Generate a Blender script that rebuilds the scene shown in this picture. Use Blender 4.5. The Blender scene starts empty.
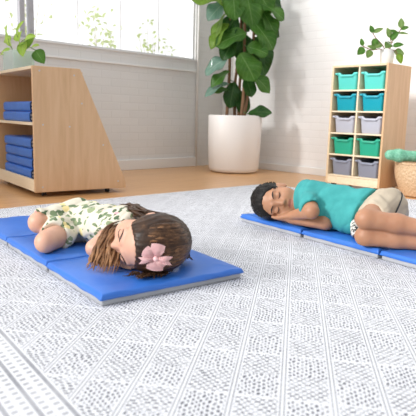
import bpy, bmesh, math, random
import numpy as np
from mathutils import Vector, Matrix, noise

S = bpy.context.scene
COL = S.collection
random.seed(7)
PI = math.pi

# ------------------------------------------------------------------ helpers
def V(*a): return Vector(a)

def link(o, parent=None):
    COL.objects.link(o)
    if parent is not None: o.parent = parent
    return o

def tag(o, label=None, cat=None, group=None, kind=None):
    if label: o['label'] = label
    if cat: o['category'] = cat
    if group: o['group'] = group
    if kind: o['kind'] = kind
    return o

def thing(name, label, cat, loc=(0, 0, 0), rz=0.0, group=None):
    o = bpy.data.objects.new(name, None)
    o.empty_display_size = .05
    link(o); o.location = loc; o.rotation_euler = (0, 0, rz)
    return tag(o, label, cat, group)

def obj(name, bm, mats, parent=None, smooth=True, inv=None, angle=None):
    """bmesh or Mesh -> one object; mats is one material or a list"""
    if isinstance(bm, bpy.types.Mesh): me = bm
    else:
        me = bpy.data.meshes.new(name); bm.to_mesh(me); bm.free()
    for m in (mats if isinstance(mats, (list, tuple)) else [mats]): me.materials.append(m)
    if smooth:
        if angle is None:
            for p in me.polygons: p.use_smooth = True
        else:
            for p in me.polygons: p.use_smooth = True
            me.set_sharp_from_angle(angle=math.radians(angle))
    o = bpy.data.objects.new(name, me)
    if inv is not None: me.transform(inv)
    return link(o, parent)

def copy_tree(o, parent=None):
    c = o.copy(); COL.objects.link(c); c.parent = parent
    for ch in list(o.children): copy_tree(ch, c)
    return c

def add_box(bm, c, s, bev=0.0, seg=2, mat=None):
    b2 = bmesh.new()
    bmesh.ops.create_cube(b2, size=1)
    for v in b2.verts: v.co = Vector((v.co.x*s[0], v.co.y*s[1], v.co.z*s[2]))
    if bev > 0:
        bmesh.ops.bevel(b2, geom=list(b2.edges), offset=bev, segments=seg, profile=.5, affect='EDGES')
    M = mat if mat is not None else Matrix.Translation(Vector(c))
    b2.transform(M)
    merge(bm, b2)
    return bm

def merge(bm, b2):
    me = bpy.data.meshes.new('tmp'); b2.to_mesh(me); b2.free()
    bm.from_mesh(me); bpy.data.meshes.remove(me)

def box(c, s, bev=0.0, seg=2):
    return add_box(bmesh.new(), c, s, bev, seg)

def add_prism(bm, pts, a, b, axis='y'):
    """pts 2D polygon extruded from a to b"""
    def P(u, w, t):
        return {'y': (u, t, w), 'x': (t, u, w), 'z': (u, w, t)}[axis]
    v0 = [bm.verts.new(P(u, w, a)) for u, w in pts]
    v1 = [bm.verts.new(P(u, w, b)) for u, w in pts]
    n = len(pts)
    bm.faces.new(v0); bm.faces.new(v1[::-1])
    for i in range(n): bm.faces.new((v0[i], v1[i], v1[(i+1) % n], v0[(i+1) % n]))
    bmesh.ops.recalc_face_normals(bm, faces=bm.faces)
    return bm

def add_tube(bm, pts, rads, n=8, flat=1.0, caps=True, up=None):
    pts = [Vector(p) for p in pts]
    if not isinstance(rads, (list, tuple)): rads = [rads]*len(pts)
    rings = []
    prev = None
    for i, p in enumerate(pts):
        t = (pts[min(i+1, len(pts)-1)] - pts[max(i-1, 0)])
        if t.length < 1e-9: t = Vector((0, 0, 1))
        t.normalize()
        if prev is None:
            a = (Vector(up) if up is not None else Vector((0, 0, 1)))
            if abs(a.dot(t)) > .95: a = Vector((1, 0, 0))
        else: a = prev
        a = (a - t*a.dot(t)).normalized(); prev = a
        b = t.cross(a)
        rings.append([bm.verts.new(p + (a*math.cos(2*PI*k/n)*flat + b*math.sin(2*PI*k/n))*rads[i]) for k in range(n)])
    for r0, r1 in zip(rings, rings[1:]):
        for k in range(n): bm.faces.new((r0[k], r0[(k+1) % n], r1[(k+1) % n], r1[k]))
    if caps:
        bm.faces.new(rings[0][::-1]); bm.faces.new(rings[-1])
    return bm

def add_lathe(bm, prof, n=40, c=(0, 0, 0), closed=False):
    rings = []
    for r, z in prof:
        if r < 1e-6: rings.append([bm.verts.new((c[0], c[1], c[2]+z))])
        else: rings.append([bm.verts.new((c[0]+r*math.cos(2*PI*k/n), c[1]+r*math.sin(2*PI*k/n), c[2]+z)) for k in range(n)])
    for a, b in zip(rings, rings[1:]):
        for k in range(n):
            k2 = (k+1) % n
            if len(a) == 1 and len(b) == 1: continue
            if len(a) == 1: bm.faces.new((a[0], b[k2], b[k]))
            elif len(b) == 1: bm.faces.new((a[k], a[k2], b[0]))
            else: bm.faces.new((a[k], a[k2], b[k2], b[k]))
    bmesh.ops.recalc_face_normals(bm, faces=bm.faces)
    return bm

def spline(pts, n):
    """Catmull-Rom through pts"""
    P = [Vector(p) for p in pts]
    P = [P[0]*2-P[1]] + P + [P[-1]*2-P[-2]]
    out = []
    m = len(P)-3
    for i in range(n):
        t = i/(n-1)*m; k = min(int(t), m-1); u = t-k
        a, b, c, d = P[k:k+4]
        out.append(.5*((2*b)+(c-a)*u+(2*a-5*b+4*c-d)*u*u+(3*b-a-3*c+d)*u**3))
    return out

# ------------------------------------------------------------------ materials
def mat(name, col, rough=.5, build=None, **kw):
    m = bpy.data.materials.new(name); m.use_nodes = True
    nt = m.node_tree; b = nt.nodes['Principled BSDF']
    b.inputs['Base Color'].default_value = (*col, 1)
    b.inputs['Roughness'].default_value = rough
    for k, v in kw.items(): b.inputs[k].default_value = v
    if build: build(nt, b)
    return m

def srgb(r, g, b):
    f = lambda c: (c/255/12.92) if c/255 <= .04045 else ((c/255+.055)/1.055)**2.4
    return (f(r), f(g), f(b))

def N(nt, typ, **kw):
    n = nt.nodes.new(typ)
    for k, v in kw.items():
        if hasattr(n, k): setattr(n, k, v)
        else: n.inputs[k].default_value = v
    return n

def coords(nt, scale=(1, 1, 1), rot=(0, 0, 0), kind='Object', loc=(0, 0, 0)):
    tc = N(nt, 'ShaderNodeTexCoord'); mp = N(nt, 'ShaderNodeMapping')
    mp.inputs['Scale'].default_value = scale; mp.inputs['Rotation'].default_value = rot
    mp.inputs['Location'].default_value = loc
    nt.links.new(tc.outputs[kind], mp.inputs['Vector'])
    return mp.outputs['Vector']

def ramp(nt, fac, stops):
    r = N(nt, 'ShaderNodeValToRGB')
    cr = r.color_ramp
    while len(cr.elements) < len(stops): cr.elements.new(.5)
    for e, (p, c) in zip(cr.elements, stops):
        e.position = p; e.color = (*c, 1) if len(c) == 3 else c
    nt.links.new(fac, r.inputs['Fac'])
    return r.outputs['Color']

def mixc(nt, fac, a, b, typ='MIX'):
    m = N(nt, 'ShaderNodeMix', data_type='RGBA', blend_type=typ)
    for s, v in ((0, fac), (6, a), (7, b)):
        if isinstance(v, (int, float)): m.inputs[s].default_value = v
        elif isinstance(v, tuple): m.inputs[s].default_value = (*v, 1)
        else: nt.links.new(v, m.inputs[s])
    return m.outputs[2]

def math_(nt, op, a, b=None, c=None, clamp=False):
    m = N(nt, 'ShaderNodeMath', operation=op); m.use_clamp = clamp
    for s, v in ((0, a), (1, b), (2, c)):
        if v is None: continue
        if isinstance(v, (int, float)): m.inputs[s].default_value = v
        else: nt.links.new(v, m.inputs[s])
    return m.outputs[0]

def noise_(nt, vec, scale, detail=3, rough=.5, dist=0):
    n = N(nt, 'ShaderNodeTexNoise')
    n.inputs['Scale'].default_value = scale; n.inputs['Detail'].default_value = detail
    n.inputs['Roughness'].default_value = rough; n.inputs['Distortion'].default_value = dist
    nt.links.new(vec, n.inputs['Vector'])
    return n.outputs['Fac']

def bump(nt, b, h, strength=.3, dist=.01):
    n = N(nt, 'ShaderNodeBump'); n.inputs['Strength'].default_value = strength
    n.inputs['Distance'].default_value = dist
    nt.links.new(h, n.inputs['Height']); nt.links.new(n.outputs['Normal'], b.inputs['Normal'])

def base(nt, b, c): nt.links.new(c, b.inputs['Base Color'])

def wood_build(c1, c2, c3, axis_scale=(14, 14, 1.2)):
    def f(nt, b):
        v = coords(nt, axis_scale)
        n1 = noise_(nt, v, 2.2, 5, .6, .6)
        v2 = coords(nt, (axis_scale[0]*4, axis_scale[1]*4, axis_scale[2]*3))
        n2 = noise_(nt, v2, 3, 3, .6)
        c = ramp(nt, n1, [(.15, c1), (.5, c2), (.9, c3)])
        c = mixc(nt, math_(nt, 'MULTIPLY', n2, .10), c, c1)
        base(nt, b, c)
    return f

birch_ply = mat('birch_plywood', (.7, .5, .33), .42, wood_build(srgb(196, 156, 116), srgb(212, 174, 134), srgb(224, 190, 152)))
birch_light = mat('birch_light', (.8, .65, .45), .45, wood_build(srgb(216, 186, 146), srgb(230, 204, 168), srgb(240, 218, 186), (14, 1.2, 14)))
birch_pale = mat('birch_edge', (.8, .7, .55), .45, wood_build(srgb(226, 204, 170), srgb(238, 220, 190), srgb(246, 232, 206), (14, 1.2, 14)))
steel = mat('steel', (.6, .6, .62), .35, None, Metallic=.9)
black_plastic = mat('black_plastic', (.02, .02, .022), .5)

def wall_build(col, brick=True, rz=0.0, hx='x'):
    def f(nt, b):
        tc = N(nt, 'ShaderNodeTexCoord')
        sp = N(nt, 'ShaderNodeSeparateXYZ'); nt.links.new(tc.outputs['Object'], sp.inputs[0])
        cb = N(nt, 'ShaderNodeCombineXYZ')
        nt.links.new(sp.outputs[0 if hx == 'x' else 1], cb.inputs[0]); nt.links.new(sp.outputs[2], cb.inputs[1])
        br = N(nt, 'ShaderNodeTexBrick')
        nt.links.new(cb.outputs[0], br.inputs['Vector'])
        br.inputs['Scale'].default_value = 1
        br.inputs['Brick Width'].default_value = .215; br.inputs['Row Height'].default_value = .072
        br.inputs['Mortar Size'].default_value = .007; br.inputs['Mortar Smooth'].default_value = .6
        br.inputs['Color1'].default_value = (1, 1, 1, 1); br.inputs['Color2'].default_value = (.965, .965, .965, 1)
        br.inputs['Mortar'].default_value = (.95, .95, .95, 1)
        n = noise_(nt, tc.outputs['Object'], 7, 5, .6)
        c = mixc(nt, 1.0, br.outputs['Color'], (*col,), 'MULTIPLY')
        c = mixc(nt, math_(nt, 'MULTIPLY', n, .12), c, tuple(x*.75 for x in col))
        base(nt, b, c)
        h = math_(nt, 'ADD', math_(nt, 'MULTIPLY', br.outputs['Fac'], -1.0), math_(nt, 'MULTIPLY', n, .8))
        bump(nt, b, h, .28, .003)
    return f
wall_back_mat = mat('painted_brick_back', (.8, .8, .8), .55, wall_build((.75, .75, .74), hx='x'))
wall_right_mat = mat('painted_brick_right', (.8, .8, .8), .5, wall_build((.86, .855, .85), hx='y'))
trim_mat = mat('white_trim', (.80, .79, .77), .4)
frame_mat = mat('window_frame_paint', (.78, .79, .80), .4)
mull_mat = mat('grey_steel_paint', (.42, .42, .45), .45)

def floor_build(nt, b):
    tc = N(nt, 'ShaderNodeTexCoord')
    br = N(nt, 'ShaderNodeTexBrick'); nt.links.new(tc.outputs['Object'], br.inputs['Vector'])
    br.inputs['Scale'].default_value = 1
    br.inputs['Brick Width'].default_value = 1.6; br.inputs['Row Height'].default_value = .11
    br.inputs['Mortar Size'].default_value = .0016; br.inputs['Mortar Smooth'].default_value = .2
    br.inputs['Color1'].default_value = (.0, .0, .0, 1); br.inputs['Color2'].default_value = (1, 1, 1, 1)
    br.inputs['Mortar'].default_value = (.5, .5, .5, 1)
    v = coords(nt, (1.2, 16, 10))
    n = noise_(nt, v, 2.5, 5, .6, .4)
    c = ramp(nt, n, [(.25, srgb(188, 136, 86)), (.5, srgb(210, 160, 108)), (.78, srgb(224, 178, 130))])
    c = mixc(nt, math_(nt, 'MULTIPLY', br.outputs['Color'], .28), c, srgb(220, 174, 124))
    c = mixc(nt, math_(nt, 'MULTIPLY', br.outputs['Fac'], .5), c, srgb(150, 108, 70))
    base(nt, b, c)
floor_mat = mat('light_wood_floor', (.7, .5, .3), .28, floor_build)

def rug_build(nt, b):
    tc = N(nt, 'ShaderNodeTexCoord')
    mp = N(nt, 'ShaderNodeMapping'); mp.inputs['Rotation'].default_value = (0, 0, math.radians(-36))
    nt.links.new(tc.outputs['Object'], mp.inputs['Vector'])
    sp = N(nt, 'ShaderNodeSeparateXYZ'); nt.links.new(mp.outputs[0], sp.inputs[0])
    u, v = sp.outputs[0], sp.outputs[1]          # u runs along the double lines
    def pp(x, p, off=0.0):                       # distance from the nearest multiple of p, in metres
        return math_(nt, 'PINGPONG', math_(nt, 'ADD', x, 50*p*2+off), p/2)
    def inside(x, lo, hi):
        return math_(nt, 'MULTIPLY', math_(nt, 'GREATER_THAN', x, lo), math_(nt, 'LESS_THAN', x, hi))
    dv = pp(v, .098)                             # lines
    du = pp(u, .196)                             # cross lines
    band = math_(nt, 'LESS_THAN', dv, .0085)
    stripe = inside(dv, .0028, .0052)
    cross = math_(nt, 'LESS_THAN', du, .0035)
    # woven dashes between the lines: their direction alternates from block to block
    def fl(x, p): return math_(nt, 'FLOOR', math_(nt, 'ADD', math_(nt, 'MULTIPLY', x, 1/p), 1000))
    blk = math_(nt, 'MODULO', math_(nt, 'ADD', fl(math_(nt, 'ADD', u, 0), .098), fl(math_(nt, 'ADD', v, 0), .098)), 2)
    wob = math_(nt, 'MULTIPLY', math_(nt, 'SUBTRACT', noise_(nt, mp.outputs[0], 34, 3), .5), .016)
    u1 = math_(nt, 'ADD', u, wob); v1 = math_(nt, 'SUBTRACT', v, wob)
    inv = math_(nt, 'SUBTRACT', 1.0, blk)
    uu = math_(nt, 'ADD', math_(nt, 'MULTIPLY', u1, inv), math_(nt, 'MULTIPLY', v1, blk))
    vv = math_(nt, 'ADD', math_(nt, 'MULTIPLY', v1, inv), math_(nt, 'MULTIPLY', u1, blk))
    cu = math_(nt, 'MULTIPLY', uu, 1/.0160); cv = math_(nt, 'MULTIPLY', vv, 1/.0086)
    row = math_(nt, 'FLOOR', math_(nt, 'ADD', cv, 1000))
    par = math_(nt, 'MULTIPLY', math_(nt, 'MODULO', row, 2), .5)
    cu2 = math_(nt, 'ADD', math_(nt, 'ADD', cu, par), 1000)
    fu = math_(nt, 'FRACT', cu2); fv = math_(nt, 'FRACT', math_(nt, 'ADD', cv, 1000))
    dash = math_(nt, 'MULTIPLY', inside(fu, .10, .70), inside(fv, .22, .82))
    cell = N(nt, 'ShaderNodeTexWhiteNoise', noise_dimensions='2D')
    cc = N(nt, 'ShaderNodeCombineXYZ')
    nt.links.new(math_(nt, 'FLOOR', cu2), cc.inputs[0]); nt.links.new(row, cc.inputs[1])
    nt.links.new(cc.outputs[0], cell.inputs['Vector'])
    dash = math_(nt, 'MULTIPLY', dash, math_(nt, 'ADD', math_(nt, 'MULTIPLY', cell.outputs['Value'], .9), .45))
    notb = math_(nt, 'SUBTRACT', 1.0, math_(nt, 'MAXIMUM', band, cross), clamp=True)
    big = noise_(nt, mp.outputs[0], 5, 2)
    dark = math_(nt, 'MULTIPLY', dash, notb)
    dark = math_(nt, 'MAXIMUM', dark, math_(nt, 'MULTIPLY', stripe, .75))
    # border rows near the rug's left side run along the edge
    so = N(nt, 'ShaderNodeSeparateXYZ'); nt.links.new(tc.outputs['Object'], so.inputs[0])
    ex = math_(nt, 'SUBTRACT', so.outputs[0], math_(nt, 'MULTIPLY', so.outputs[1], .14))
    inb = math_(nt, 'LESS_THAN', ex, .375)
    bl = math_(nt, 'LESS_THAN', pp(ex, .052), .0045)
    fy = math_(nt, 'FRACT', math_(nt, 'ADD', math_(nt, 'MULTIPLY', so.outputs[1], 1/.021), 1000))
    bd = math_(nt, 'MULTIPLY', inside(fy, .2, .62), inside(pp(ex, .052), .009, .021))
    bor = math_(nt, 'MAXIMUM', math_(nt, 'MULTIPLY', bl, .6), math_(nt, 'MULTIPLY', bd, .5))
    dark = math_(nt, 'ADD', math_(nt, 'MULTIPLY', dark, math_(nt, 'SUBTRACT', 1.0, inb)), math_(nt, 'MULTIPLY', bor, inb))
    fuzz = noise_(nt, tc.outputs['Object'], 260, 2)
    dark = math_(nt, 'MULTIPLY', dark, math_(nt, 'ADD', .6, math_(nt, 'MULTIPLY', big, .9)), clamp=True)
    dark = math_(nt, 'MULTIPLY', dark, math_(nt, 'ADD', .55, math_(nt, 'MULTIPLY', fuzz, .8)), clamp=True)
    c = mixc(nt, dark, (.74, .75, .79), (.09, .095, .12))
    base(nt, b, c)
    bump(nt, b, math_(nt, 'ADD', math_(nt, 'MULTIPLY', dark, -1.0), math_(nt, 'MULTIPLY', fuzz, .6)), .35, .002)
rug_mat = mat('woven_rug', (.8, .8, .84), .9, rug_build)
rug_edge_mat = mat('rug_binding', (.74, .74, .77), .9)

def vinyl_build(c1, c2):
    def f(nt, b):
        v = coords(nt)
        n = noise_(nt, v, 6, 3)
        base(nt, b, ramp(nt, n, [(.3, c1), (.7, c2)]))
        bump(nt, b, noise_(nt, v, 14, 3, .5, .6), .22, .006)
    return f
blue_vinyl = mat('blue_vinyl', (.05, .16, .6), .36, vinyl_build((.030, .150, .56), (.042, .185, .66)))
grey_vinyl = mat('grey_vinyl', (.42, .43, .45), .5, vinyl_build((.36, .37, .39), (.45, .46, .48)))
navy_vinyl = mat('navy_binding', (.01, .025, .09), .45)

def leaf_build(c1, c2, vein, tr=.3):
    def f(nt, b):
        tc = N(nt, 'ShaderNodeTexCoord')
        sp = N(nt, 'ShaderNodeSeparateXYZ'); nt.links.new(tc.outputs['UV'], sp.inputs[0])
        x = math_(nt, 'ABSOLUTE', math_(nt, 'SUBTRACT', sp.outputs[0], .5)); y = sp.outputs[1]
        n = noise_(nt, tc.outputs['Object'], 9, 3)
        c = ramp(nt, n, [(.3, c1), (.7, c2)])
        mid = math_(nt, 'LESS_THAN', x, .025)
        w = math_(nt, 'FRACT', math_(nt, 'ADD', math_(nt, 'MULTIPLY', y, 7.0), math_(nt, 'MULTIPLY', x, -5.0)))
        side = math_(nt, 'LESS_THAN', w, .12)
        c = mixc(nt, math_(nt, 'MULTIPLY', math_(nt, 'MAXIMUM', mid, math_(nt, 'MULTIPLY', side, .5)), .6), c, vein)
        base(nt, b, c)
        t = N(nt, 'ShaderNodeBsdfTranslucent'); nt.links.new(c, t.inputs['Color'])
        mx = N(nt, 'ShaderNodeMixShader'); mx.inputs[0].default_value = tr
        nt.links.new(b.outputs[0], mx.inputs[1]); nt.links.new(t.outputs[0], mx.inputs[2])
        nt.links.new(mx.outputs[0], nt.nodes['Material Output'].inputs['Surface'])
    return f
leaf_mid = mat('leaf_green', (.1, .3, .05), .3, leaf_build((.085, .25, .040), (.17, .38, .07), (.34, .54, .18)))
leaf_deep = mat('leaf_deep_green', (.05, .2, .04), .28, leaf_build((.04, .14, .032), (.075, .22, .045), (.2, .36, .12), .25))
leaf_young = mat('leaf_yellow_green', (.3, .5, .06), .35, leaf_build((.24, .42, .05), (.36, .56, .09), (.5, .68, .2), .4))
leaf_sheen = mat('leaf_painted_sheen', (.1, .25, .15), .12, leaf_build((.22, .42, .32), (.34, .54, .44), (.55, .70, .62), .2), **{'Specular IOR Level': 1.0})  # glossy blade whose white-blue sheen is also painted into the base colour
leaf_blown_out = mat('leaf_outdoor_overexposed', (.6, .7, .3), .5, leaf_build((.66, .76, .36), (.80, .86, .52), (.8, .88, .6), .55))  # outdoor overexposure is put into the leaf colour
cane_mat = mat('cane_bark', (.3, .17, .09), .7, wood_build((.13, .065, .03), (.24, .13, .065), (.34, .20, .11), (30, 30, 5)))
leaf_sage = mat('leaf_sage', (.3, .4, .15), .4, leaf_build((.20, .36, .09), (.33, .48, .17), (.5, .62, .3), .35))
leaf_lime = mat('leaf_lime', (.5, .7, .1), .4, leaf_build((.58, .80, .16), (.74, .90, .30), (.8, .92, .5), .55))
stem_green = mat('stem_green', (.22, .33, .10), .5)
soil_mat = mat('soil', (.04, .025, .018), .95, lambda nt, b: base(nt, b, ramp(nt, noise_(nt, coords(nt), 60, 4), [(.3, (.02, .012, .01)), (.7, (.08, .05, .035))])))
pot_mat = mat('matte_white_ceramic', (.84, .82, .80), .45)
glaze_white = mat('white_glaze', (.86, .86, .85), .25)

def skin_build(c1, c2, c3):
    def f(nt, b):
        v = coords(nt)
        n = noise_(nt, v, 11, 3)
        base(nt, b, ramp(nt, n, [(.25, c1), (.5, c2), (.75, c3)]))
    return f
boy_skin = mat('boy_skin', (.5, .28, .17), .48, skin_build((.37, .175, .095), (.43, .21, .118), (.49, .25, .145)), **{'Subsurface Weight': .12, 'Subsurface Radius': (.012, .004, .002), 'Subsurface Scale': .5})
boy_lip = mat('boy_lips', (.5, .2, .17), .4, skin_build((.33, .115, .08), (.36, .13, .09), (.38, .14, .10)))
girl_skin = mat('girl_skin', (.7, .45, .33), .48, skin_build((.60, .32, .22), (.66, .37, .26), (.72, .42, .30)), **{'Subsurface Weight': .12, 'Subsurface Radius': (.012, .004, .002), 'Subsurface Scale': .5})
girl_lip = mat('girl_lips', (.6, .25, .22), .4, skin_build((.55, .2, .17), (.58, .22, .19), (.6, .25, .21)))
brow_mat = mat('brow_hair', (.02, .012, .008), .6)

def hair_build(c1, c2, c3, sc):
    def f(nt, b):
        v = coords(nt, sc)
        n = noise_(nt, v, 4, 4, .6, .5)
        a = N(nt, 'ShaderNodeAttribute', attribute_name='tip')
        c = ramp(nt, n, [(.3, c1), (.6, c2), (.8, c3)])
        light = ramp(nt, n, [(.3, tuple(x*4 for x in c2)), (.75, tuple(min(1, x*3) for x in c3))])
        base(nt, b, mixc(nt, a.outputs['Fac'], c, light))
        b.inputs['Specular IOR Level'].default_value = .28
    return f
girl_hair_mat = mat('brown_hair', (.08, .04, .02), .42, hair_build((.018, .009, .005), (.050, .023, .011), (.17, .088, .040), (9, 9, 9)))
boy_hair_mat = mat('black_hair', (.02, .015, .012), .52, hair_build((.006, .005, .0045), (.010, .008, .007), (.022, .016, .013), (20, 20, 20)))

def dress_build(nt, b):
    v = coords(nt, (1, 1, 1))
    nz = N(nt, 'ShaderNodeTexNoise'); nz.inputs['Scale'].default_value = 26; nz.inputs['Detail'].default_value = 2
    nt.links.new(v, nz.inputs['Vector'])
    wv = N(nt, 'ShaderNodeMix', data_type='VECTOR'); wv.inputs[0].default_value = .028
    nt.links.new(v, wv.inputs[4]); nt.links.new(nz.outputs['Color'], wv.inputs[5])
    vec = wv.outputs[1]
    def vor(scale, off, sc=(1, 1, 1)):
        mp = N(nt, 'ShaderNodeMapping'); mp.inputs['Location'].default_value = off; mp.inputs['Scale'].default_value = sc
        nt.links.new(vec, mp.inputs['Vector'])
        t = N(nt, 'ShaderNodeTexVoronoi'); t.inputs['Scale'].default_value = scale
        nt.links.new(mp.outputs[0], t.inputs['Vector'])
        sp = N(nt, 'ShaderNodeSeparateColor'); nt.links.new(t.outputs['Color'], sp.inputs[0])
        return t.outputs['Distance'], sp.outputs[0], sp.outputs[1]
    col = ramp(nt, noise_(nt, v, 30, 2), [(.35, (.66, .61, .49)), (.7, (.76, .72, .60))])
    # leaves in two greens
    d, r, g = vor(38, (.3, .1, .7), (1, .5, 1))
    m = math_(nt, 'MULTIPLY', math_(nt, 'LESS_THAN', d, .43), math_(nt, 'LESS_THAN', r, .70))
    col = mixc(nt, m, col, mixc(nt, g, (.10, .16, .075), (.30, .36, .20)))
    d, r, g = vor(46, (1.3, 2.1, .2), (.5, 1, 1))
    m = math_(nt, 'MULTIPLY', math_(nt, 'LESS_THAN', d, .40), math_(nt, 'LESS_THAN', r, .55))
    col = mixc(nt, m, col, mixc(nt, g, (.07, .12, .06), (.22, .30, .17)))
    # yellow blossoms and pink blossoms
    d, r, g = vor(18, (4.2, .4, 1.1))
    m = math_(nt, 'MULTIPLY', math_(nt, 'LESS_THAN', d, .36), math_(nt, 'LESS_THAN', r, .33))
    col = mixc(nt, m, col, (.82, .68, .32))
    m2 = math_(nt, 'MULTIPLY', math_(nt, 'LESS_THAN', d, .10), math_(nt, 'LESS_THAN', r, .33))
    col = mixc(nt, m2, col, (.62, .40, .12))
    m = math_(nt, 'MULTIPLY', math_(nt, 'LESS_THAN', d, .32), math_(nt, 'GREATER_THAN', r, .78))
    col = mixc(nt, m, col, (.80, .34, .40))
    base(nt, b, col)
    bump(nt, b, noise_(nt, v, 22, 3), .25, .006)
dress_mat = mat('floral_cotton', (.8, .77, .68), .8, dress_build)

def cloth_build(c1, c2, s=18):
    def f(nt, b):
        v = coords(nt)
        base(nt, b, ramp(nt, noise_(nt, v, s, 3), [(.3, c1), (.7, c2)]))
        bump(nt, b, noise_(nt, v, 15, 3, .5, .8), .45, .012)
    return f
tee_mat = mat('teal_jersey', (.04, .35, .33), .85, cloth_build((.034, .29, .29), (.055, .37, .365)))
tee_rib = mat('teal_rib', (.05, .4, .38), .8)
shorts_mat = mat('beige_cotton', (.66, .57, .46), .8, cloth_build((.46, .385, .29), (.55, .47, .36)))
piping_mat = mat('black_piping', (.015, .015, .016), .6)
def stripe_build(nt, b):
    v = coords(nt)
    n = noise_(nt, v, 55, 2, .5, .8)
    base(nt, b, ramp(nt, n, [(.46, (.02, .02, .022)), (.54, (.75, .72, .66))]))
lining_mat = mat('patterned_lining', (.3, .3, .3), .8, stripe_build)
bow_mat = mat('pink_ribbon', (.88, .58, .58), .4, cloth_build((.86, .53, .54), (.90, .62, .61), 40))

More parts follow.
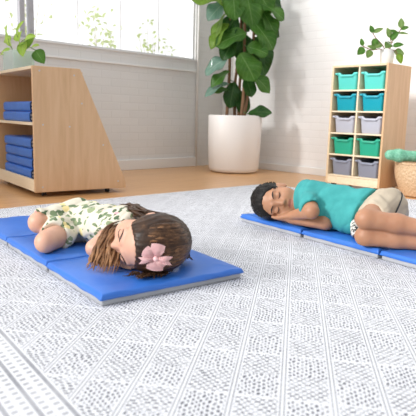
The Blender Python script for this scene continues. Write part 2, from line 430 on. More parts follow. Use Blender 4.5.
# ------------------------------------------------------------------ implicit surfaces (one continuous mesh)
class SDF:
    def __init__(s): s.p = []
    def cap(s, a, ra, b, rb, k=.02, op='+'): s.p.append(('c', np.array(a, float), ra, np.array(b, float), rb, k, op)); return s
    def ell(s, c, r, axes=None, k=.02, op='+'):
        A = np.eye(3) if axes is None else np.array([list(x) for x in axes], float)
        s.p.append(('e', np.array(c, float), np.array(r, float), A, None, k, op)); return s
    def plane(s, p, n, k=.004):          # keeps the side the normal points away from
        n = np.array(n, float); n /= np.linalg.norm(n)
        s.p.append(('p', np.array(p, float), n, None, None, k, '&')); return s
    @staticmethod
    def dist(q, P):
        if q[0] == 'c':
            a, ra, b, rb = q[1:5]; ba = b-a; L = max(ba@ba, 1e-12)
            t = np.clip(((P-a)@ba)/L, 0, 1)
            return np.linalg.norm(P-a-t[..., None]*ba, axis=-1)-(ra+(rb-ra)*t)
        if q[0] == 'e':
            c, r, A = q[1:4]; L = (P-c)@A.T
            k0 = np.linalg.norm(L/r, axis=-1); k1 = np.linalg.norm(L/(r*r), axis=-1)
            return k0*(k0-1)/np.maximum(k1, 1e-9)
        return (P-q[1])@q[2]
    def bbox(s, q):
        if q[0] == 'c': return np.minimum(q[1]-q[2], q[3]-q[4]), np.maximum(q[1]+q[2], q[3]+q[4])
        R = q[2].max(); return q[1]-R, q[1]+R
    def eval(s, P):
        F = np.full(P.shape[:-1], 1.0)
        for q in s.p:
            F = s.comb(F, s.dist(q, P), q[5], q[6])
        return F
    @staticmethod
    def comb(F, d, k, op):
        if op == '+':
            h = np.maximum(k-np.abs(F-d), 0)/k
            return np.minimum(F, d)-h*h*k*.25
        if op == '-': d = -d
        h = np.maximum(k-np.abs(F-d), 0)/k
        return np.maximum(F, d)+h*h*k*.25
    def grid(s, vox, disp=None):
        bbs = [s.bbox(q) for q in s.p if q[0] != 'p' and q[6] == '+']
        lo = np.min([b[0] for b in bbs], 0)-4*vox-.012; hi = np.max([b[1] for b in bbs], 0)+4*vox+.012
        n = np.ceil((hi-lo)/vox).astype(int)+1
        ax = [lo[i]+vox*np.arange(n[i]) for i in range(3)]
        F = np.full(n, .2)
        for q in s.p:
            if q[0] == 'p': sl = (slice(None),)*3
            else:
                a, b = s.bbox(q); m = q[5]+.02
                i0 = np.maximum(((a-m-lo)/vox).astype(int), 0); i1 = np.minimum(np.ceil((b+m-lo)/vox).astype(int)+1, n)
                if np.any(i1 <= i0): continue
                sl = tuple(slice(x, y) for x, y in zip(i0, i1))
            P = np.stack(np.meshgrid(*[ax[i][sl[i]] for i in range(3)], indexing='ij'), -1)
            F[sl] = s.comb(F[sl], s.dist(q, P), q[5], q[6])
        if disp is not None:
            m = np.abs(F) < .03
            idx = np.argwhere(m)
            F[m] += disp(lo+idx*vox)
        return F, lo
    def mesh(s, name, vox, disp=None, smooth=1, matfn=None):
        F, lo = s.grid(vox, disp)
        ins = F < 0
        n = np.array(F.shape)
        c = [ins[i:n[0]-1+i, j:n[1]-1+j, k:n[2]-1+k] for i in (0, 1) for j in (0, 1) for k in (0, 1)]
        cnt = sum(x.astype(np.int8) for x in c)
        act = (cnt > 0) & (cnt < 8)
        idx = np.argwhere(act); ids = np.full(act.shape, -1, int); ids[act] = np.arange(len(idx))
        acc = np.zeros((len(idx), 3)); w = np.zeros(len(idx))
        C8 = [(i, j, k) for i in (0, 1) for j in (0, 1) for k in (0, 1)]
        for a in C8:
            for b in C8:
                dd = [b[t]-a[t] for t in range(3)]
                if sum(abs(x) for x in dd) != 1 or sum(dd) != 1: continue
                fa = F[tuple((idx+a).T)]; fb = F[tuple((idx+b).T)]
                cr = (fa < 0) != (fb < 0)
                t = np.where(cr, fa/np.where(cr, fa-fb, 1), 0)
                acc += np.where(cr[:, None], np.array(a)+t[:, None]*np.array(dd), 0); w += cr
        vs = lo+(idx+acc/w[:, None])*vox
        faces = []
        for ax_ in range(3):
            o1, o2 = [(1, 2), (2, 0), (0, 1)][ax_]
            sl0 = [slice(1, -1)]*3; sl0[ax_] = slice(0, -1)
            sl1 = list(sl0); sl1[ax_] = slice(1, None)
            A = ins[tuple(sl0)]; B = ins[tuple(sl1)]
            e = np.argwhere(A != B)
            if len(e) == 0: continue
            sgn = A[tuple(e.T)]
            off = np.ones(3, int); off[ax_] = 0
            g = e+off
            def cell(d1, d2):
                q = g.copy(); q[:, o1] -= d1; q[:, o2] -= d2
                return ids[tuple(q.T)]
            Q = np.stack([cell(1, 1), cell(0, 1), cell(0, 0), cell(1, 0)], 1)
            Q[~sgn] = Q[~sgn][:, ::-1]
            faces.append(Q)
        Q = np.concatenate(faces); Q = Q[(Q >= 0).all(1)]
        for _ in range(smooth):
            s1 = np.zeros_like(vs); c1 = np.zeros(len(vs))
            for a, b in ((0, 1), (1, 2), (2, 3), (3, 0)):
                np.add.at(s1, Q[:, a], vs[Q[:, b]]); np.add.at(s1, Q[:, b], vs[Q[:, a]])
                np.add.at(c1, Q[:, a], 1); np.add.at(c1, Q[:, b], 1)
            vs = .5*vs+.5*s1/np.maximum(c1, 1)[:, None]
        me = bpy.data.meshes.new(name)
        me.from_pydata(vs.tolist(), [], Q.tolist()); me.update()
        if matfn is not None:
            cen = vs[Q].mean(1); mi = matfn(cen).astype(np.int32)
            me.polygons.foreach_set('material_index', mi)
        return me
    def surf(s, p, d, n=60):
        """first surface point met walking from p along d"""
        p = np.array(p, float); d = np.array(d, float); d /= np.linalg.norm(d)
        for _ in range(n):
            f = float(s.eval(p[None])[0])
            if f < .0004: break
            p = p+d*f*.8
        return Vector(p)

class Frame:
    def __init__(s, c, F, U):
        s.c = Vector(c); s.F = Vector(F).normalized()
        U = Vector(U); s.U = (U-s.F*U.dot(s.F)).normalized(); s.R = s.F.cross(s.U)
    def __call__(s, x, y, z): return s.c+s.R*x+s.F*y+s.U*z
    def d(s, x, y, z): return s.R*x+s.F*y+s.U*z
    def axes(s): return [s.R, s.F, s.U]
    def local(s, P):
        A = np.array([list(s.R), list(s.F), list(s.U)]); return (P-np.array(s.c))@A.T

def head(B, H, sc=1.0, jaw=1.0, lidz=0.0):
    """a child's head with closed eyes in the frame H (x right, y face, z crown)"""
    A = H.axes(); q = lambda x, y, z: H(x*sc, y*sc, z*sc); r = lambda *a: [x*sc for x in a]
    B.ell(q(0, -.012, .030), r(.080, .098, .084), A, .02)
    B.ell(q(0, .022, -.030), r(.067*jaw, .072, .078), A, .03)
    B.ell(q(0, .056, -.078), r(.034, .026, .024), A, .03)                 # chin
    for s in (-1, 1):
        B.ell(q(s*.038, .054, -.038), r(.033, .034, .034), A, .02)       # cheek
        B.ell(q(s*.035, .098, .004), r(.017, .014, .011), A, .016, '-')  # socket
        B.ell(q(s*.034, .0755, .000), r(.0175, .0135, .0125), A, .006)   # closed lid
        B.cap(q(s*.014, .085, .024), .007*sc, q(s*.05, .072, .022), .007*sc, .014)   # brow ridge
    B.cap(q(0, .086, .010), .0075*sc, q(0, .101, -.022), .0105*sc, .012)  # nose
    for s in (-1, 1): B.ell(q(s*.012, .091, -.027), r(.0085, .0085, .0075), A, .006)
    B.ell(q(0, .079, -.052), r(.022, .0105, .0055), A, .008)              # lips
    B.ell(q(0, .077, -.063), r(.019, .011, .0062), A, .008)
    B.cap(q(-.022, .093, -.0578), .0034*sc, q(.022, .093, -.0578), .0034*sc, .004, '-')
    for s in (-1, 1):
        e = Frame(q(s*.079, -.012, -.010), H.d(s*.35, -1, 0), H.d(s*.1, -.15, 1))
        B.ell(e.c, r(.009, .021, .031), [e.R, e.F, e.U], .006)
        B.ell(e(s*.009*sc, .001, .004), r(.006, .011, .018), [e.R, e.F, e.U], .004, '-')

def head_lips(H, sc):
    def f(C):
        L = H.local(C)/sc
        x, y, z = L.T
        return ((np.abs(x) < .022*np.sqrt(np.clip(1-((z+.0575)/.0105)**2, 0, 1))) & (y > .076) & (np.abs(z+.0575) < .0105)).astype(int)
    return f

def hand(B, wrist, d, nrm, sc=1.0, thumb=1, curl=.25, spread=.12, k=.004):
    """palm, four unequal bent fingers and a thumb leaving the side of the palm"""
    d = Vector(d).normalized(); nrm = Vector(nrm); nrm = (nrm-d*nrm.dot(d)).normalized(); side = d.cross(nrm)*thumb
    w = Vector(wrist)
    for i, u in enumerate((-.020, -.007, .007, .020)):
        B.cap(w+d*.004*sc+side*u*.6*sc, .0115*sc, w+d*.058*sc+side*u*sc, .0095*sc, .012)
    Ls = (.044, .052, .056, .050)                       # little .. index
    for i, u in enumerate((-.0225, -.0075, .0075, .0225)):
        p = w+d*.056*sc+side*u*sc; a = d+side*u*spread*20
        a.normalize(); L = Ls[i]*sc
        for j, (f, r0, r1) in enumerate(((.45, .0080, .0074), (.32, .0074, .0068), (.25, .0068, .0058))):
            a = (a+nrm*curl*(.5+.5*j)).normalized()
            p2 = p+a*L*f
            B.cap(p, r0*sc, p2, r1*sc, k); p = p2
    p = w+d*.016*sc+side*.022*sc; a = (d*.6+side*.8+nrm*.25).normalized()
    for L, r0, r1 in ((.028, .0105, .0090), (.024, .0088, .0078), (.018, .0078, .0062)):
        p2 = p+a*L*sc; B.cap(p, r0*sc, p2, r1*sc, .006); p = p2; a = (a+d*.5).normalized()

def foot(B, ankle, d, sole, sc=1.0):
    d = Vector(d).normalized(); sole = Vector(sole).normalized(); a = Vector(ankle)
    B.cap(a, .028*sc, a+sole*.03*sc-d*.02*sc, .027*sc, .03)
    B.cap(a+sole*.028*sc-d*.015*sc, .026*sc, a+sole*.038*sc+d*.085*sc, .022*sc, .03)
    side = d.cross(sole)
    for i in range(5):
        p = a+sole*.04*sc+d*.085*sc+side*(i-2)*.0115*sc
        B.cap(p, .0095*sc, p+d*(.034-.005*i)*sc, .0085*sc, .006)

def face_marks(B, H, sc, parent, lash_len=.016, brow_w=.0028):
    for s in (-1, 1):
        bm = bmesh.new()
        pts = []
        for t in np.linspace(-1, 1, 9):
            p = B.surf(H((s*.034+t*lash_len)*sc, .16*sc, (-.0065+.0055*t*t)*sc), -H.F)
            pts.append(p+H.F*.0006)
        add_tube(bm, pts, [.0006+.0016*(1-abs(t)) for t in np.linspace(-1, 1, 9)], 6)
        o = obj('eyelashes', bm, brow_mat, parent); o['label'] = 'dark lashes of a closed eye'
        bm = bmesh.new(); pts = []
        for t in np.linspace(-1, 1, 9):
            p = B.surf(H((s*.034+t*.019)*sc, .16*sc, (.0265-.004*t*t+.002*s*t)*sc), -H.F)
            pts.append(p+H.F*.0004)
        add_tube(bm, pts, [.0008+brow_w*(1-abs(t)**1.5) for t in np.linspace(-1, 1, 9)], 6)
        o = obj('eyebrow', bm, brow_mat, parent); o['label'] = 'dark eyebrow'

def set_tip(me, fn):
    at = me.attributes.new('tip', 'FLOAT', 'POINT')
    at.data.foreach_set('value', [float(fn(v.co)) for v in me.vertices])

# ------------------------------------------------------------------ setting
CX, CY, HGT = 4.52, 4.33, 3.0          # the corner and the wall height
fl = obj('floor', box((1.2, 1.6, -.05), (7.0, 5.6, .1)), floor_mat, smooth=False); tag(fl, kind='structure')

def wall_with_opening():
    bm = bmesh.new()
    x0, x1, z0, z1 = .35, 4.088, 1.128, 2.62
    t = .24; yc = CY+t/2
    add_box(bm, ((-2.3+x0)/2, yc, HGT/2), (x0+2.3, t, HGT))
    add_box(bm, ((x1+CX)/2, yc, HGT/2), (CX-x1, t, HGT))
    add_box(bm, ((x0+x1)/2, yc, z0/2), (x1-x0, t, z0))
    add_box(bm, ((x0+x1)/2, yc, (z1+HGT)/2), (x1-x0, t, HGT-z1))
    return bm
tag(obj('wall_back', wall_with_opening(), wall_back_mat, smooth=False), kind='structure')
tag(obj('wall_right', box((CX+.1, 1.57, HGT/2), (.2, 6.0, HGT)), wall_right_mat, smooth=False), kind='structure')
tag(obj('baseboard_back', box((.95, CY-.011, .05), (6.35, .022, .10), .004), trim_mat, smooth=False), kind='structure')
tag(obj('baseboard_right', box((CX-.011, 1.45, .035), (.022, 5.7, .07), .004), trim_mat, smooth=False), kind='structure')
bm = bmesh.new(); add_tube(bm, [(4.112, CY-.012, .0), (4.112, CY-.012, HGT)], .013, 12)
tag(obj('trim_1', bm, trim_mat), kind='structure')                                        # conduit beside the window
tag(obj('trim_2', box((2.24, CY-.010, 1.004), (3.7, .020, .018), .003), trim_mat, smooth=False), kind='structure')   # ledge under the window
win = bpy.data.objects.new('window_1', None); link(win); win.location = (2.2, CY+.06, 1.128); tag(win, kind='structure')
WI = Matrix.Translation((-2.2, -(CY+.06), -1.128))
def wpart(name, bm, m): return obj(name, bm, m, win, smooth=False, inv=WI)
bm = bmesh.new()
add_box(bm, (2.219, CY+.06, 1.134), (3.738, .07, .012)); add_box(bm, (2.219, CY+.06, 2.60), (3.738, .07, .04))
add_box(bm, (.37, CY+.06, 1.87), (.04, .07, 1.48)); add_box(bm, (4.078, CY+.06, 1.87), (.02, .07, 1.48))
wpart('window_frame', bm, frame_mat)
wpart('sill', box((2.219, CY+.01, 1.122), (3.74, .05, .012)), frame_mat)
for x in (2.165, 2.245):
    bm = bmesh.new(); add_box(bm, (x, CY+.045, 1.87), (.042, .05, 1.46))
    for k in range(9): add_box(bm, (x, CY+.017, 1.20+k*.165), (.014, .008, .014))
    wpart('mullion', bm, mull_mat)
for x in (2.70, 3.16, 3.62):
    wpart('muntin', box((x, CY+.065, 1.87), (.008, .02, 1.46)), frame_mat)
wpart('muntin', box((2.219, CY+.065, 1.80), (3.70, .02, .008)), frame_mat)
gm = bpy.data.materials.new('window_glass'); gm.use_nodes = True
nt = gm.node_tree; nt.nodes.remove(nt.nodes['Principled BSDF'])
tr = N(nt, 'ShaderNodeBsdfTransparent'); gl = N(nt, 'ShaderNodeBsdfGlossy', Roughness=.05)
mx = N(nt, 'ShaderNodeMixShader'); mx.inputs[0].default_value = .06
nt.links.new(tr.outputs[0], mx.inputs[1]); nt.links.new(gl.outputs[0], mx.inputs[2])
nt.links.new(mx.outputs[0], nt.nodes['Material Output'].inputs['Surface'])
for a, b_ in ((.39, 2.144), (2.266, 4.048)):
    wpart('glass_pane', box(((a+b_)/2, CY+.075, 1.865), (b_-a, .005, 1.43)), gm)

paving = mat('pale_paving', (.72, .71, .68), .8, cloth_build((.66, .65, .62), (.76, .75, .72), 6))
tag(obj('ground', box((2.5, 8.1, -.06), (16, 7.0, .1)), paving, smooth=False), kind='structure')

# rug
def rug():
    bm = bmesh.new()
    top = [(-.35, 2.83), (1.5, 2.885), (3.40, 2.80), (3.70, 1.45), (3.82, -.9), (-.2, -.9)]
    add_prism(bm, top, .001, .010, 'z')
    return bm
r_ = obj('rug', rug(), rug_mat, smooth=False)
tag(r_, 'large off-white woven rug with grey dashes and double lines on the wood floor', 'rug')

# ------------------------------------------------------------------ leaves and plants
def leaf_mesh(L, W, fold=.25, droop=.5, wave=.06, shape='ovate', seed=0, n=10, m=6):
    """blade along +Y from the base at the origin, upper side +Z"""
    rnd = random.Random(seed)
    bm = bmesh.new(); uv = bm.loops.layers.uv.new('UVMap')
    ph = rnd.random()*6
    grid = []
    for i in range(n+1):
        t = i/n
        if shape == 'ovate': w = math.sin(PI*min(1, t**.8))**.75*(1-.12*t)
        elif shape == 'fiddle': w = (math.sin(PI*t**.9)**.62)*(.72+.45*t)*(1 if t < .97 else .8)
        else: w = math.sin(PI*t**.7)**.9
        w = max(w, .03)*W/2
        row = []
        ang = droop*t
        y = L*(math.sin(ang)/droop if abs(droop) > 1e-3 else t); z = -L*((1-math.cos(ang))/droop if abs(droop) > 1e-3 else 0)
        for j in range(-m//2, m//2+1):
            s = j/(m/2)
            x = s*w
            zz = abs(s)*w*fold+math.sin(t*9+ph+s*1.5)*wave*w*abs(s)
            row.append(bm.verts.new((x, y, z+zz)))
        grid.append(row)
    for i in range(n):
        for j in range(m):
            f = bm.faces.new((grid[i][j], grid[i][j+1], grid[i+1][j+1], grid[i+1][j]))
            for lp, (a, b_) in zip(f.loops, ((j, i), (j+1, i), (j+1, i+1), (j, i+1))): lp[uv].uv = (a/m, b_/n)
    # a little thickness
    geom = bmesh.ops.solidify(bm, geom=list(bm.faces), thickness=.0012)
    return bm

def leaf_matrix(p, d, nrm):
    d = Vector(d).normalized(); nrm = Vector(nrm); nrm = (nrm-d*nrm.dot(d))
    if nrm.length < 1e-4: nrm = d.orthogonal()
    nrm.normalize(); x = d.cross(nrm)
    return Matrix(((x.x, d.x, nrm.x, p[0]), (x.y, d.y, nrm.y, p[1]), (x.z, d.z, nrm.z, p[2]), (0, 0, 0, 1)))

# tall plant: its own frame has x across (away from the window) and y into the corner
tp = thing('potted_plant', 'tall broad-leaved plant on several canes in a big white cylindrical pot by the corner', 'plant', (4.03, 3.68, 0), math.radians(-45))
prof = [(0, .004), (.215, .004), (.238, .016), (.250, .045), (.262, .30), (.264, .548), (.260, .556), (.252, .552), (.246, .50), (0, .50)]
pot = obj('pot', add_lathe(bmesh.new(), prof, 56), pot_mat, tp, angle=50)
so_ = obj('soil', add_lathe(bmesh.new(), [(0, .503), (.10, .522), (.246, .508), (.246, .503)], 32), soil_mat, tp)
canes = [((-.085, .02, .50), (-.07, .03, .95), (-.085, .0, 1.5), (-.09, .02, 2.0)),
         ((.055, -.06, .50), (.075, -.05, .9), (.06, -.04, 1.4), (.075, -.03, 2.15)),
         ((.085, .02, .50), (.13, .0, .9), (.15, -.02, 1.35), (.13, -.03, 1.9)),
         ((.00, .07, .50), (-.01, .08, .85), (.03, .10, 1.3), (.02, .08, 1.85)),
         ((.04, .05, .50), (.035, .05, .8), (.05, .05, 1.2))]
for i, c in enumerate(canes):
    bm = bmesh.new(); pts = spline(c, 16)
    add_tube(bm, pts, [.017-.006*k/15+random.uniform(-.001, .001) for k in range(16)], 10)
    obj('cane', bm, cane_mat, tp)
# (across, toward the room(-)/corner(+), height of leaf base; direction; facing; length; width; material)
G, D, Y, W_ = leaf_mid, leaf_deep, leaf_young, leaf_sheen
LV = [
 (-.09, -.03, 1.60, (-1, -.3, .25), (.2, -.6, .8), .37, .27, Y, .5),
 (-.13, -.05, 1.62, (-.75, -.2, -.7), (-.4, -.9, .3), .25, .19, W_, .4),
 (-.10, -.04, 1.42, (-.75, -.3, -.75), (-.5, -.6, .4), .30, .17, Y, .6),
 (-.12, -.02, 1.52, (-.6, -.1, -.9), (-.9, -.5, .1), .34, .16, Y, .5),
 (-.08, -.08, 1.78, (.15, -.35, -1), (.2, -1, .25), .36, .26, G, .3),
 (.06, -.07, 1.70, (.25, -.3, -.95), (.1, -1, .3), .34, .24, G, .4),
 (.08, -.08, 1.33, (-.95, -.25, -.25), (.1, -.75, .7), .33, .23, G, .5),
 (.10, -.08, 1.47, (.8, -.25, -.75), (.15, -.8, .6), .38, .25, G, .5),
 (.16, -.06, 1.62, (.9, -.2, -.3), (.1, -.7, .8), .32, .23, G, .6),
 (.14, -.02, 1.30, (.75, -.05, -.8), (.5, -.7, .3), .34, .22, D, .5),
 (.17, -.02, 1.22, (.45, -.1, -.95), (.4, -.85, .1), .30, .21, D, .4),
 (-.09, -.06, 1.10, (-.92, -.3, -.45), (-.1, -.75, .7), .28, .17, W_, .7),
 (.02, -.12, 1.14, (.55, -.45, -.85), (0, -.9, .45), .31, .27, G, .5),
 (.08, -.12, 1.20, (.75, -.3, -.15), (-.1, -.8, .6), .22, .20, G, .5),
 (-.08, -.05, .98, (-.85, -.4, -.55), (-.2, -.6, .8), .24, .15, G, .6),
 (-.08, -.06, .86, (-1, -.3, -.22), (-.1, -.55, .85), .27, .12, W_, .8),
 (-.07, -.04, .80, (-.9, -.2, .1), (0, -.6, .8), .22, .11, G, .9),
 (.10, -.07, .96, (.85, -.3, -.35), (.1, -.7, .7), .30, .19, G, .9),
 (.09, -.05, .92, (.35, -.4, -.9), (.2, -.9, .2), .20, .15, D, .4),
 (.12, -.08, .575, (.95, -.25, .28), (-.15, -.75, .6), .24, .14, D, .7),
 (-.02, .02, .88, (-.15, -.2, -1), (0, -1, .1), .26, .18, D, .3),
 (.04, .03, .80, (.25, -.15, -1), (.2, -1, .1), .24, .17, D, .3),
 (.03, .06, 1.36, (.2, -.2, -1), (.1, -1, .2), .33, .24, D, .3),
 (.02, .05, 1.62, (.5, .1, -.6), (.3, -.8, .5), .34, .24, D, .4),
 (.18, .02, 1.72, (.9, .05, -.35), (.2, -.6, .8), .34, .24, D, .6),
 (.16, .0, 1.46, (.95, .1, -.25), (.1, -.7, .7), .30, .22, D, .6),
 (-.02, .0, 1.50, (-.5, -.2, -.8), (-.3, -.9, .3), .30, .22, D, .4),
 (.12, -.02, 1.78, (.55, -.3, -.7), (.1, -.9, .4), .33, .24, G, .4),
 (-.03, -.05, 1.28, (-.5, -.3, -.8), (-.2, -.9, .3), .24, .18, D, .4),
 (.22, -.03, 1.55, (.6, -.2, -.85), (.4, -.8, .3), .28, .19, G, .4),
 (-.12, .02, 1.82, (-.9, -.2, .2), (0, -.6, .8), .3, .2, Y, .5),
 (.06, -.02, 1.95, (.4, -.5, .3), (0, -.5, .9), .3, .22, G, .6),
 (.10, .02, 2.05, (.7, .2, .4), (0, -.4, .9), .3, .22, G, .6),
 (-.06, .04, 1.98, (-.6, .3, .5), (0, -.4, .9), .28, .2, G, .6),
 (.02, .08, 1.88, (.1, .7, .4), (0, -.2, 1), .3, .22, D, .6),
 (.02, .10, 1.45, (.1, .9, .0), (0, -.2, 1), .28, .2, D, .6),
 (.05, .09, 1.15, (.3, .9, -.1), (0, -.2, 1), .26, .19, D, .6),
]
for i, (x, y, z, d, nn, L, W, m, dr) in enumerate(LV):
    bm = leaf_mesh(L, W, .16, dr, .26, 'fiddle', i, 14, 8)
    # a short petiole joins the blade to the nearest cane
    bm.transform(leaf_matrix((x, y, z), d, nn))
    best = None
    for c in canes:
        for p in spline(c, 24):
            dd = (p-Vector((x, y, z))).length
            if best is None or dd < best[0]: best = (dd, p)
    dv = Vector(d).normalized()
    add_tube(bm, [best[1], (best[1]+Vector((x, y, z)))*.5+Vector((0, 0, -.004)), Vector((x, y, z)), Vector((x, y, z))+dv*.02], [.005, .0045, .004, .003], 6)
    obj('leaf', bm, m, tp)

# small plant on the storage unit
def small_leaf(parent, p, d, nn, L, W, m, seed, dr=.5, inv=None):
    bm = leaf_mesh(L, W, .2, dr, .05, 'ovate', seed, 8, 4); bm.transform(leaf_matrix(p, d, nn))
    return obj('leaf', bm, m, parent, inv=inv)

# ------------------------------------------------------------------ storage unit with ten bins
CW, CD, CB, CT = .482, .34, .040, .955
cab = thing('storage_cabinet', 'tall pale wooden cubby cabinet holding ten coloured bins by the white brick wall', 'cabinet', (3.752, 1.950, 0), math.radians(90-2.02))
# local x runs along the front to the left (away from the basket), local y is into the room (-), so depth is at -y
def cb(name, c, s, m, bev=.003): return obj(name, box(c, s, bev), m, cab, smooth=False)
cb('side_panel', (.009, -CD/2, (CB+CT)/2), (.018, CD, CT-CB), birch_ply)
cb('side_panel', (CW-.009, -CD/2, (CB+CT)/2), (.018, CD, CT-CB), birch_light)
cb('top_panel', (CW/2, -CD/2, CT-.008), (CW-.036, CD, .016), birch_light)
LEV = [.765, .605, .437, .270, .106]
for z in LEV: cb('shelf', (CW/2, -CD/2+.004, z), (CW-.036, CD-.012, .012), birch_pale, .002)
cb('divider', (CW/2, -CD/2+.004, (LEV[-1]+CT)/2), (.014, CD-.016, CT-LEV[-1]-.02), birch_pale, .002)
cb('back_panel', (CW/2, -CD+.004, (CB+CT)/2), (CW-.036, .006, CT-CB-.01), birch_ply, 0)
cb('base_rail', (CW/2, -.009, (CB+LEV[-1])/2-.003), (CW-.036, .016, LEV[-1]-CB-.010), birch_pale, .002)
cb('base_panel', (CW/2, -CD/2, CB+.008), (CW-.036, CD-.04, .014), birch_light, 0)
for x in (.05, CW-.05):
    for y in (-.05, -CD+.05):
        bm = bmesh.new()
        add_box(bm, (x, y, .033), (.03, .03, .012))
        b2 = bmesh.new(); add_tube(b2, [(x-.010, y, .0185), (x+.010, y, .0185)], .0185, 16); merge(bm, b2)
        obj('caster', bm, black_plastic, cab, smooth=False)

def rrect(w, d, r, n=6):
    pts = []
    for cx, cy, a0 in ((w/2-r, d/2-r, 0), (-w/2+r, d/2-r, 90), (-w/2+r, -d/2+r, 180), (w/2-r, -d/2+r, 270)):
        for k in range(n+1):
            a = math.radians(a0+90*k/n); pts.append((cx+r*math.cos(a), cy+r*math.sin(a)))
    return pts
def dense(pts, step=.008):
    out = []
    for a, b_ in zip(pts, pts[1:]+pts[:1]):
        L = math.dist(a, b_); n = max(1, int(L/step))
        out += [(a[0]+(b_[0]-a[0])*k/n, a[1]+(b_[1]-a[1])*k/n) for k in range(n)]
    return out
BW, BD, BH = .200, .285, .130
def bin_mesh():
    """open tub: tapering walls, dipped front rim with a turned-out lip; front is +y"""
    bm = bmesh.new()
    basep = dense(rrect(1, 1, .10))
    def ring(w, d, z, dip, eary=0.0):
        out = []
        for x, y in basep:
            zz = z
            if y > .30 and dip:
                u = abs(x)*2; zz = z-dip*(1 if u < .50 else max(0, 1-(u-.50)/.16))
            out.append(bm.verts.new((x*w, y*d, zz)))
        return out
    dip = .016
    R = [ring(BW*.80, BD*.86, 0, 0), ring(BW*.82, BD*.88, .004, 0), ring(BW*.90, BD*.95, BH-.026, dip*.9),
         ring(BW*.905, BD*.955, BH-.020, dip), ring(BW*.99, BD*.995, BH-.019, dip), ring(BW*1.0, BD*1.0, BH-.014, dip),
         ring(BW*1.0, BD*1.0, BH-.003, dip), ring(BW*.985, BD*.99, BH, dip), ring(BW*.90, BD*.95, BH, dip), ring(BW*.87, BD*.93, BH-.006, dip),
         ring(BW*.79, BD*.85, .006, 0)]
    n = len(basep)
    for a, b_ in zip(R, R[1:]):
        for k in range(n): bm.faces.new((a[k], a[(k+1) % n], b_[(k+1) % n], b_[k]))
    bm.faces.new(R[0][::-1]); bm.faces.new(R[-1])
    return bm
def bin_lip():
    bm = bmesh.new()                     # grip under the dipped middle of the rim
    add_box(bm, (0, BD/2+.004, BH-.028), (BW*.52, .012, .007), .003)
    for s in (-1, 1):
        add_box(bm, (s*BW*.44, BD/2+.001, BH-.008), (BW*.115, .012, .013), .003)
    return bm
def plastic(name, c): return mat(name, c, .38, lambda nt, b: bump(nt, b, noise_(nt, coords(nt), 300, 1), .05, .001))
ROWS = [('aqua', 'pale aqua', srgb(92, 210, 200)), ('turquoise', 'deep turquoise', srgb(0, 160, 180)), ('light grey', 'light grey', srgb(186, 188, 200)),
        ('green', 'sea green', srgb(36, 168, 136)), ('slate', 'slate grey', srgb(138, 142, 158))]
ordw = ['top row', 'second row', 'third row', 'fourth row', 'bottom row']
proto = None
cw2 = (CW-.036-.014)/2
cabM = Matrix.Translation((3.752, 1.950, 0)) @ Matrix.Rotation(math.radians(90-2.02), 4, 'Z')
bodies = {}
for ri, (nm, lab, c) in enumerate(ROWS):
    m = plastic(nm.replace(' ', '_')+'_plastic', c)
    zf = LEV[ri]+.0062
    for ci in range(2):
        x = .018+cw2/2 if ci else CW-.018-cw2/2          # ci 0 = left as seen
        loc = cabM @ Vector((x, -.006-BD/2-.006, zf))
        side = 'right' if ci else 'left'
        b_ = thing('storage_bin', f'{lab} plastic bin in the {side} cubby of the {ordw[ri]} of the cabinet', 'storage bin', loc, math.radians(90-2.02), 'coloured bins in the cubby cabinet')
        if m.name not in bodies:
            t1 = bin_mesh(); o1 = obj('tub', t1, m, b_, angle=40); o2 = obj('grip', bin_lip(), m, b_, angle=40); bodies[m.name] = (o1, o2)
        else:
            for o in bodies[m.name]:
                c2 = o.copy(); COL.objects.link(c2); c2.parent = b_
sp = thing('potted_plant', 'small round-leaved plant in a white pot on top of the cubby cabinet', 'plant', cabM @ Vector((.10, -.14, CT)), math.radians(-45))
obj('pot', add_lathe(bmesh.new(), [(0, .001), (.040, .001), (.046, .006), (.056, .105), (.054, .110), (.050, .107), (.046, .09), (0, .09)], 28), glaze_white, sp, angle=45)
obj('soil', add_lathe(bmesh.new(), [(0, .096), (.047, .092), (.047, .09)], 20), soil_mat, sp)
STEMS = [((.0, 0, .09), (.02, -.02, .16), (.06, -.02, .22), (.085, -.01, .265)),
         ((-.01, 0, .09), (-.05, -.03, .14), (-.10, -.02, .19), (-.125, -.02, .225)),
         ((-.01, .01, .09), (-.07, -.04, .11), (-.13, -.05, .10), (-.20, -.05, .125)),
         ((.01, -.01, .09), (.01, -.04, .15), (.0, -.04, .19)),
         ((.01, -.01, .09), (.035, -.06, .10), (.05, -.08, .065))]
for s_ in STEMS:
    bm = bmesh.new(); add_tube(bm, spline(s_, 12), .0035, 6); obj('stem', bm, cane_mat, sp)
